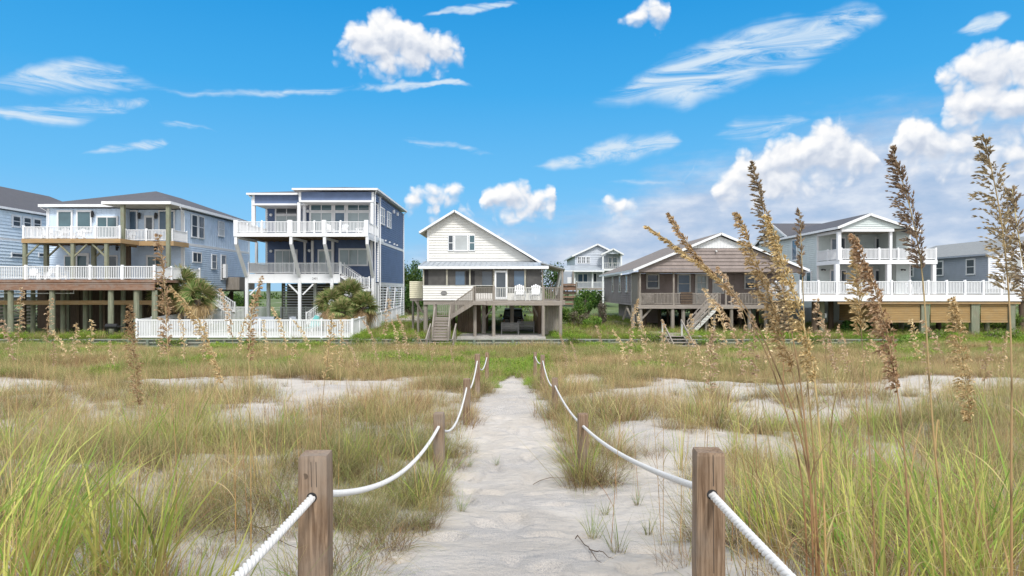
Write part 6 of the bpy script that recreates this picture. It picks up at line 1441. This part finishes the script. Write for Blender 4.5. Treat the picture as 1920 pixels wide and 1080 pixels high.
for k, (d, pth, hl, hw, lb, dn, dr, pal) in enumerate(BIG): sea_oat(d, pth, hl, hw, lb, 200+k, dn, dr, pal=pal, leaf=7 if k < 10 else 3, stem_r=.0062 if k < 10 else .0045)
MIDS = [('sea oats before light blue house', 'thin dry sea oat in front of light blue house pilings', [(18, 600, 5.5), (38, 540, 6.5), (92, 560, 8), (120, 620, 7), (140, 605, 6), (172, 600, 7), (100, 640, 9), (212, 640, 8)]),
 ('sea oats before the picket fence', 'thin dry sea oat in front of white picket fence', [(300, 622, 9), (345, 590, 7.5), (385, 600, 8), (428, 540, 6), (452, 590, 7), (500, 600, 8.5), (530, 575, 7), (548, 640, 9), (575, 600, 8), (640, 600, 8), (665, 640, 10)]),
 ('sea oats before cream house', 'thin dry sea oat in front of cream house', [(700, 600, 9), (724, 560, 8), (745, 600, 9), (760, 590, 8), (790, 620, 11), (810, 640, 12), (850, 652, 13)]),
 ('sea oats before brown house', 'dry sea oat in front of brown house', [(1185, 560, 6), (1210, 590, 6), (1168, 618, 9), (1128, 610, 11), (1245, 600, 6.5), (1292, 590, 5.5), (1330, 598, 5.5), (1318, 640, 6), (1372, 560, 5), (1392, 610, 5), (1350, 540, 5), (1415, 590, 4.6), (1440, 570, 4.4), (1080, 640, 12), (1060, 625, 11), (1385, 500, 4.0), (1470, 520, 3.8), (1335, 620, 4.4), (1545, 560, 4.0)]),
 ('sea oats before pale green house', 'dry sea oat in front of pale green house', [(1560, 600, 5.5), (1585, 610, 6), (1665, 640, 5), (1740, 640, 6), (1720, 600, 5), (1760, 600, 5), (1850, 640, 5.5), (1880, 620, 6), (1625, 620, 6)])]
sd_ = 400
ORDN = ['first', 'second', 'third', 'fourth', 'fifth', 'sixth', 'seventh', 'eighth', 'ninth', 'tenth', 'eleventh', 'twelfth', 'thirteenth', 'fourteenth', 'fifteenth', 'sixteenth', 'seventeenth', 'eighteenth', 'nineteenth', 'twentieth']
for gname, lb0, lst in MIDS:
    for kk, (px, py, d) in enumerate(sorted(lst)):
        lb = lb0.replace('in front of', 'before').replace(' and its tan screens', '')+', '+ORDN[kk]+' from the left'
        sd_ += 1; rng = np.random.default_rng(sd_); x = X(px, d); g0 = gzf(x, d); by = HY+(CH-g0)*F/d; lean = rng.uniform(-.10, .16)*(by-py); hl = rng.uniform(.16, .26)
        p_ = [(px+lean, by+4), (px+lean*.72, by-(by-py)*.35), (px+lean*.35, by-(by-py)*.7), (px, py+(by-py)*.08), (px-lean*.35-rng.uniform(0, 8), py)]
        sea_oat(d, p_, hl, rng.uniform(.035, .065), lb, sd_, .55, .7, gname, pal=SEEDP, leaf=3 if d < 7 else 1, stem_r=.003)
# ------------------------------------------------------------------ grass tufts and where they grow
OLIVE = [(.15, .20, .05), (.23, .27, .075), (.10, .15, .04), (.36, .32, .13), (.46, .39, .19), (.23, .20, .08), (.19, .25, .06), (.27, .30, .11)]
STRAW = [(.52, .41, .22), (.42, .31, .15), (.60, .50, .31), (.32, .22, .11), (.30, .30, .11), (.24, .26, .09)]
RUST = [(.38, .23, .12), (.30, .175, .095), (.48, .33, .18), (.36, .28, .13)]
FRESH = [(.15, .25, .04), (.22, .31, .055), (.30, .35, .075), (.42, .41, .11)]
DARKB = [(.24, .15, .09), (.34, .21, .12), (.16, .11, .07), (.44, .32, .20)]
BGREEN = [(.17, .27, .03), (.24, .34, .045), (.31, .39, .07), (.11, .19, .025)]
def tuft_obj(parts):
    v, f, c = cat(parts); return np_obj('tuft', v, f, 'grass', c, do_link=False)
lib = bpy.data.collections.new('tuft_library'); LIB = []
def add(o): LIB.append(o)
for k in range(4):   # 0-3 fine olive tussocks
    r = np.random.default_rng(900+k); add(tuft_obj([blades(84, (0, 0, -.03), .22, (.35, .80), .0044, (.05, .7), (.6, 2.7), 6, OLIVE, r, .60, 0, (.13, .08, .045)), blades(40, (0, 0, -.03), .24, (.15, .4), .004, (.5, 1.2), (1.2, 2.4), 3, STRAW+RUST[:2], r, .3), blades(36, (0, 0, -.02), .22, (.12, .34), .004, (.3, 1.1), (1.4, 2.8), 4, DARKB, r, 0)]))
for k in range(3):   # 4-6 straw tussocks
    r = np.random.default_rng(920+k); add(tuft_obj([blades(70, (0, 0, -.03), .24, (.3, .75), .0042, (.05, .7), (.6, 2.6), 6, STRAW+OLIVE[3:5]+OLIVE[:1], r, .5, 0, (.15, .09, .05)), blades(14, (0, 0, 0), .2, (.6, .95), .004, (.0, .22), (.1, .5), 3, RUST+STRAW, r, .2), blades(36, (0, 0, -.02), .22, (.12, .34), .004, (.3, 1.1), (1.4, 2.8), 4, DARKB, r, 0)]))
for k in range(3):   # 7-9 broad fresh leaves of sea oats
    r = np.random.default_rng(940+k); add(tuft_obj([blades(17, (0, 0, -.03), .12, (.65, 1.15), .0115, (.03, .35), (.5, 1.6), 7, FRESH, r, .35, .4, (.34, .24, .11)), blades(16, (0, 0, -.03), .16, (.3, .7), .006, (.3, 1.1), (1.2, 2.5), 4, STRAW, r, .1)]))
for k in range(2):   # 10-11 rust stems
    r = np.random.default_rng(960+k); add(tuft_obj([blades(34, (0, 0, -.03), .18, (.4, .95), .0042, (.0, .25), (.1, .7), 3, RUST+STRAW[:2], r, .2)]))
for k in range(3):   # 12-14 coarse, for far off
    r = np.random.default_rng(980+k); add(tuft_obj([blades(60, (0, 0, -.05), .42, (.35, .75), .011, (.05, .5), (.4, 1.5), 3, [STRAW+STRAW[:3]+RUST[:2]+DARKB[:1]+OLIVE[3:5], OLIVE+STRAW[:2]+RUST[:1], RUST+STRAW+DARKB][k], r, .35)]))
for k in range(2):   # 15-16 bright green low growth
    r = np.random.default_rng(990+k); v1 = leaves(130, [(0, 0, .25), (.2, .1, .2), (-.2, -.1, .22)], [(.25, .25, .22)]*3, .09, BGREEN, r, .2, .35); v1[0][:, 2] = np.maximum(v1[0][:, 2], 0)
    add(tuft_obj([v1, blades(60, (0, 0, -.03), .35, (.25, .6), .010, (.05, .5), (.3, 1.3), 3, BGREEN, r, .2)]))
for k in range(2):   # 17-18 sparse little sprouts
    r = np.random.default_rng(1000+k); add(tuft_obj([blades(22, (0, 0, -.02), .05, (.15, .42), .0045, (.05, .6), (.3, 1.3), 5, [(.16, .21, .06), (.11, .16, .045), (.25, .25, .10)], r, .2, .3)]))
for k in range(2):   # 19-20 lawn
    r = np.random.default_rng(1010+k); add(tuft_obj([blades(46, (0, 0, -.05), .55, (.12, .38), .016, (.05, .6), (.3, 1.3), 2, BGREEN+OLIVE[:1], r, .1)]))
for k in range(2):   # 21-22 tall bare stems
    r = np.random.default_rng(1020+k); add(tuft_obj([blades(5, (0, 0, -.03), .25, (.9, 1.55), .0055, (.0, .14), (.05, .45), 6, [(.50, .36, .17), (.42, .25, .10), (.55, .42, .24)], r, 0)]))
for k, o in enumerate(LIB): o.name = 'tuft_%02d' % k; lib.objects.link(o)

gn_ = bpy.data.node_groups.new('scatter', 'GeometryNodeTree'); gn_.is_modifier = True
gn_.interface.new_socket('Geometry', in_out='INPUT', socket_type='NodeSocketGeometry'); gn_.interface.new_socket('Geometry', in_out='OUTPUT', socket_type='NodeSocketGeometry')
h = NG(gn_); gi = h.n('NodeGroupInput'); go = h.n('NodeGroupOutput'); iop = h.n('GeometryNodeInstanceOnPoints'); ci = h.n('GeometryNodeCollectionInfo'); ci.inputs[0].default_value = lib; ci.inputs[1].default_value = True; ci.inputs[2].default_value = True
def nattr(nm, ty):
    a = h.n('GeometryNodeInputNamedAttribute', data_type=ty); a.inputs[0].default_value = nm; return [s_ for s_ in a.outputs if s_.enabled][0]
h.l(gi.outputs[0], iop.inputs['Points']); h.l(ci.outputs[0], iop.inputs['Instance']); iop.inputs['Pick Instance'].default_value = True
h.l(nattr('idx', 'INT'), iop.inputs['Instance Index']); h.l(nattr('rot', 'FLOAT_VECTOR'), iop.inputs['Rotation']); h.l(nattr('scl', 'FLOAT'), iop.inputs['Scale']); h.l(iop.outputs[0], go.inputs[0])
def scatter(name, label, cat_, pts, idx, scl, tilt=.12):
    n = len(pts); me = bpy.data.meshes.new(name); me.vertices.add(n); me.vertices.foreach_set('co', np.asarray(pts, np.float32).ravel())
    a = me.attributes.new('idx', 'INT', 'POINT'); a.data.foreach_set('value', np.asarray(idx, np.int32)); a = me.attributes.new('scl', 'FLOAT', 'POINT'); a.data.foreach_set('value', np.asarray(scl, np.float32))
    rot = np.stack([RNG.normal(0, tilt, n), RNG.normal(0, tilt, n), RNG.uniform(0, 6.28, n)], 1); a = me.attributes.new('rot', 'FLOAT_VECTOR', 'POINT'); a.data.foreach_set('vector', rot.astype(np.float32).ravel())
    me.update(); o = bpy.data.objects.new(name, me); link(o); m_ = o.modifiers.new('scatter', 'NODES'); m_.node_group = gn_; setp(o, label, cat_, kind='stuff'); return o

def cover(x, y):
    n = vnoise(x/2.1, y/2.4, 51)*.6+vnoise(x/.85, y/.95, 52)*.4
    n = n*.60+.40*vnoise(x/.55, y/.60, 53)
    thr = np.interp(y, [0, 5, 8, 12, 16, 20, 23, 28, 30.5, 33], [.18, .22, .26, .31, .37, .40, .43, .44, .24, -1])
    thr = thr-.03*(x < 0)*(y < 15)
    # open sand named after what the photograph shows
    def spot(cx, cy, rx, ry, s): return s*np.exp(-(((x-cx)/rx)**2+((y-cy)/ry)**2))
    thr = thr+spot(-2.25, 4.9, .95, 1.1, .55)+spot(-3.3, 9.3, 1.1, 1.2, .25)+spot(1.75, 8.2, .75, 3.6, .42)+spot(2.6, 13.0, 1.6, 1.4, .35)+spot(6.5, 17, 2.5, 1.5, .25)+spot(-17.5, 25, 3.2, 3.5, .5)+spot(-10, 24.5, 4.5, 1.7, .35)+spot(-5.5, 20.5, 1.6, 3.0, .42)+spot(6.5, 23, 3, 2.6, .35)+spot(15, 25, 7, 2, .25)+spot(1.5, 5.4, .35, 1.2, .3)
    thr = thr-spot(-3.0, 6.6, 1.3, 1.0, .5)-spot(-2.1, 8.8, .85, 1.7, .5)-spot(3.4, 5.2, 1.4, 1.6, .4)-spot(-4.2, 15.5, 1.3, 1.8, .35)-spot(1.2, 13.8, .55, 1.9, .8)-spot(-.95, 9.2, .5, 2.4, .6)-spot(-3.2, 3.6, 1.1, .9, .3)
    return np.clip((n-thr)/.16, 0.02, 1)
def region(n, y0, y1, xm):
    y = RNG.uniform(y0, y1, n); x = RNG.uniform(-1, 1, n)*(.80*y+xm); keep = RNG.random(n) < (.80*y+xm)/(.80*y1+xm); return x[keep], y[keep]
def place(x, y): return np.stack([x, y, gz(x, y)], 1)
off_path = lambda x, y, m_=0.: np.abs(x-path_c(y)) > path_half(y)+.06+m_+(vnoise(x*.9, y*.8, 77)-.5)*.35
# near ground
x, y = region(5000, 1.8, 14.5, 2.0); w_ = cover(x, y); k = (RNG.random(len(x)) < w_) & off_path(x, y, .04) & ~((np.abs(x) < 1.6) & (y < 3.3)); x, y = x[k], y[k]
q_ = vnoise(x/1.7, y/1.7, 60); r = RNG.random(len(x)); idx = np.where(r < .10, RNG.integers(10, 12, len(x)), np.where(q_+.35*(r-.5) > .42, RNG.integers(0, 4, len(x)), RNG.integers(4, 7, len(x))))
fresh = ((x < -2.0) & (y < 5.2)) | ((x > 1.9) & (y < 5.5)); idx = np.where((RNG.random(len(x)) < np.where(fresh, .50, .10)), RNG.integers(7, 10, len(x)), idx)
scatter('dune_grass', 'olive and straw coloured dune grass in tussocks on either side of the path', 'grass', place(x, y), idx, RNG.uniform(.7, 1.15, len(x))*(.45+.95*vnoise(x/1.1, y/1.1, 81))*np.where(y < 3.2, .85, 1))
x, y = region(420, 4.5, 28, 3); k = off_path(x, y, .3); x, y = x[k], y[k]
scatter('dry_stems', 'bare dry stems standing above the dune grass', 'grass', place(x, y), RNG.integers(21, 23, len(x)), RNG.uniform(.6, 1.1, len(x)), .07)
# middle
x, y = region(14500, 14.5, 32, 4); w_ = cover(x, y); k = (RNG.random(len(x)) < w_*.85) & off_path(x, y, .1); x, y = x[k], y[k]
q_ = vnoise(x/2.6, y/2.6, 61); r = RNG.random(len(x)); idx = np.where(r < .12, RNG.integers(10, 12, len(x)), np.where(q_+.4*(r-.5) > .42, RNG.integers(0, 4, len(x)), RNG.integers(4, 7, len(x)))); idx = np.where(r > .75, RNG.integers(12, 15, len(x)), idx)
scatter('dune_grass', 'patchy dune grass with white sand between the tussocks in the middle distance', 'grass', place(x, y), idx, RNG.uniform(.7, 1.2, len(x))*(.45+.95*vnoise(x/1.4, y/1.4, 82)))
# far band
x, y = region(26000, 31, 50.2, 8); k = off_path(x, y, .05); x, y = x[k], y[k]
q_ = vnoise(x/5.5, y/2.2, 62)*.6+vnoise(x/2, y/1.2, 63)*.4; r = RNG.random(len(x)); idx = np.where(q_+.25*(r-.5) > .52, 13, np.where(r < .5, 12, 14)); gr = (y > 47.9) & (vnoise(x/2.6, y/9, 64) > .50); idx = np.where(gr & (r < .8), RNG.integers(15, 17, len(x)), idx)
gr2 = (np.abs(x) < 2.0) & (y < 40) & (y > 25); idx = np.where(gr2 & (r < .75), RNG.integers(15, 17, len(x)), idx)
gr3 = (vnoise(x/2.4, y/2.6, 65) > .66); idx = np.where(gr3 & (r < .5), RNG.integers(15, 17, len(x)), idx)
scatter('dune_grass', 'unbroken band of tan and olive dune grass below the bulkhead', 'grass', place(x, y), idx, RNG.uniform(.8, 1.2, len(x))*(.5+.9*vnoise(x/2, y/1.8, 83))*np.where((y > 47.2) & (vnoise(x/2.6, y/9, 64) < .55), .42, 1))
# bright growth round the far end of the path
x = RNG.uniform(-2.3, 2.3, 170); y = RNG.uniform(24, 36, 170); k = np.abs(x) > path_half(y)*.8+.05; x, y = x[k], y[k]
scatter('ground_cover', 'bright green low plants where the sand path ends', 'ground cover', place(x, y), RNG.integers(15, 17, len(x)), RNG.uniform(.35, .8, len(x)))
# lawn and weeds behind the bulkhead
n = 9500; y = 50.95+RNG.random(n)**1.4*24; x = RNG.uniform(-1, 1, n)*(.85*y+3)
bad = ((x > -28.4) & (x < -12.0) & (y > 51)) | ((x > X(858, 51.5)-.1) & (x < 3.2) & (y < 63)) | ((x < -28.4) & (y > 53.5)) | ((x > 12) & (x < 24) & (y > 58)) | (vnoise(x/3, y/3, 70) > .80)
x, y = x[~bad], y[~bad]; tall = (RNG.random(len(x)) < .32) & (vnoise(x/2.5, y/2.5, 71) > .42); nn = RNG.random(len(x)) < .20
idx = np.where(tall, RNG.integers(15, 17, len(x)), RNG.integers(19, 21, len(x))); idx = np.where(nn, RNG.integers(12, 15, len(x)), idx)
scatter('lawn_grass', 'green grass and weeds on the raised ground in front of and between the houses', 'grass', np.stack([x, y, uz(x, y)], 1), idx, RNG.uniform(.6, 1.35, len(x)))
# sprouts on the open sand
SPR = [(710, 1000, .75), (672, 985, .6), (690, 975, .6), (865, 940, .75), (845, 915, .6), (880, 860, .6), (1112, 985, 1.0), (1160, 1010, 1.1), (1195, 930, .7), (1135, 950, .6), (1050, 830, .55), (1215, 985, .7), (800, 985, .4), (932, 865, .3)]
LB = ['upright green sprout nearest to the left knotted post', 'small green sprout between left post and path', 'thin sprout at the edge of grass beside left rope', 'green sprout at the left edge of the path below second post', 'low sprout under the left rope beside second post', 'small sprout at the left path edge beyond the second post', 'left one of two larger tufts on the right of the path', 'larger spreading tuft on sand before the right split post', 'green sprout under the right rope', 'low tuft behind the two larger ones on the right', 'tiny sprout right of the path before second right post', 'wispy sprout beside the right split post', 'tiny sprout on open sand left of the path', 'tiny lone sprout in the middle of the path']
def ground_at(px, py):
    lo, hi = 2.0, 45.0
    for _ in range(40):
        m_ = (lo+hi)/2
        if Z(py, m_) > gzf(X(px, m_), m_): lo = m_
        else: hi = m_
    return X(px, lo), lo
for k, (px, py, s_) in enumerate(SPR):
    x_, y_ = ground_at(px, py+25*s_); r = np.random.default_rng(1200+k); n_ = int(16+16*s_)
    v, f, c = cat([blades(n_, (0, 0, -.02), .05*s_, (.12, .46*max(.6, s_)), .0048, (.02, .6), (.2, 1.3), 6, [(.17, .22, .065), (.12, .17, .045), (.26, .26, .10)], r, .2, .3), blades(n_//3, (0, 0, -.01), .07*s_, (.1, .25), .004, (.6, 1.2), (1.3, 2.2), 4, RUST, r, .1)])
    o = np_obj('grass_sprout', v, f, 'grass', c); o.location = (x_, y_, gzf(x_, y_)); setp(o, LB[k], 'grass tuft', 'small tufts growing on the open sand')
# foreground clumps of tall broad leaves
FG = [(-2.75, 3.65, 1.45, 'tall yellow green grass clump at the left edge, leaves arching right'), (-2.25, 4.0, 1.15, 'yellow green grass clump right of the tall one at the left edge'), (-3.1, 4.4, 1.25, 'tall green clump behind the left edge one'), (-2.45, 3.3, .85, 'low yellow green clump in the bottom left corner'), (-1.62, 3.5, .75, 'broad bladed clump left of the knotted post'),
      (1.72, 3.25, .85, 'green clump at the bottom below the right rope'), (2.25, 3.3, .95, 'broad leaved green clump right of the right rope'), (2.65, 3.7, 1.0, 'broad leaved green clump at the lower right'), (2.2, 4.3, 1.0, 'green grass clump behind the right rope'), (2.95, 4.6, 1.05, 'green grass clump near the right edge'), (1.95, 5.2, .9, 'green grass clump beyond the right split post')]
for k, (x_, y_, s_, lb) in enumerate(FG):
    r = np.random.default_rng(1300+k)
    parts = [blades(52, (0, 0, -.03), .20*s_, (.55*s_, 1.05*s_), .0155, (.02, .3), (.35, 1.35), 10, FRESH+[(.46, .45, .12), (.36, .40, .09)], r, .35, .5, (.36, .25, .11), heading=(.4 if x_ < 0 else 2.4) if k % 2 == 0 else None), blades(40, (0, 0, -.03), .28*s_, (.3, .75*s_), .006, (.1, .9), (.8, 2.3), 6, STRAW+RUST, r, .1), blades(16, (0, 0, -.03), .18*s_, (.5*s_, 1.0*s_), .005, (.0, .2), (.05, .5), 4, RUST, r, .1)]
    v, f, c = cat(parts); o = np_obj('grass_clump', v, f, 'grass', c); o.location = (x_, y_, gzf(x_, y_)); setp(o, lb, 'grass clump', 'tall leafy clumps in the foreground')
# dead stalks and twigs lying on the sand
TW = [((1000, 912), (1085, 898), 'thin dark twig lying on the path left of second right post'), ((1105, 1035), (1150, 1050), 'curled dry twig on the sand before the right split post'), ((1080, 1018), (1128, 1066), 'crooked dry stalk on the sand at the bottom right of the path'), ((430, 965), (560, 1035), 'long dry stalk lying on the sand left of knotted post'), ((390, 1010), (540, 985), 'bent dry stalk crossing another left of knotted post'), ((640, 905), (700, 900), 'short dry stalk on sand right of the knotted post')]
for k, (a, b_, lb) in enumerate(TW):
    r = np.random.default_rng(1400+k); p0_, p1_ = ground_at(*a), ground_at(*b_); pts = []
    for t in np.linspace(0, 1, 7): xx = p0_[0]+(p1_[0]-p0_[0])*t+r.normal(0, .012); yy = p0_[1]+(p1_[1]-p0_[1])*t+r.normal(0, .03); pts.append((xx, yy, gzf(xx, yy)+.012+r.uniform(0, .03)))
    o = link(bpy.data.objects.new('twig', MB().tube(pts, [.005, .005, .0045, .004, .004, .003, .002], 5).mesh('twig', 'brown_plank'))); setp(o, lb, 'twig', 'dry twigs lying on the sand')
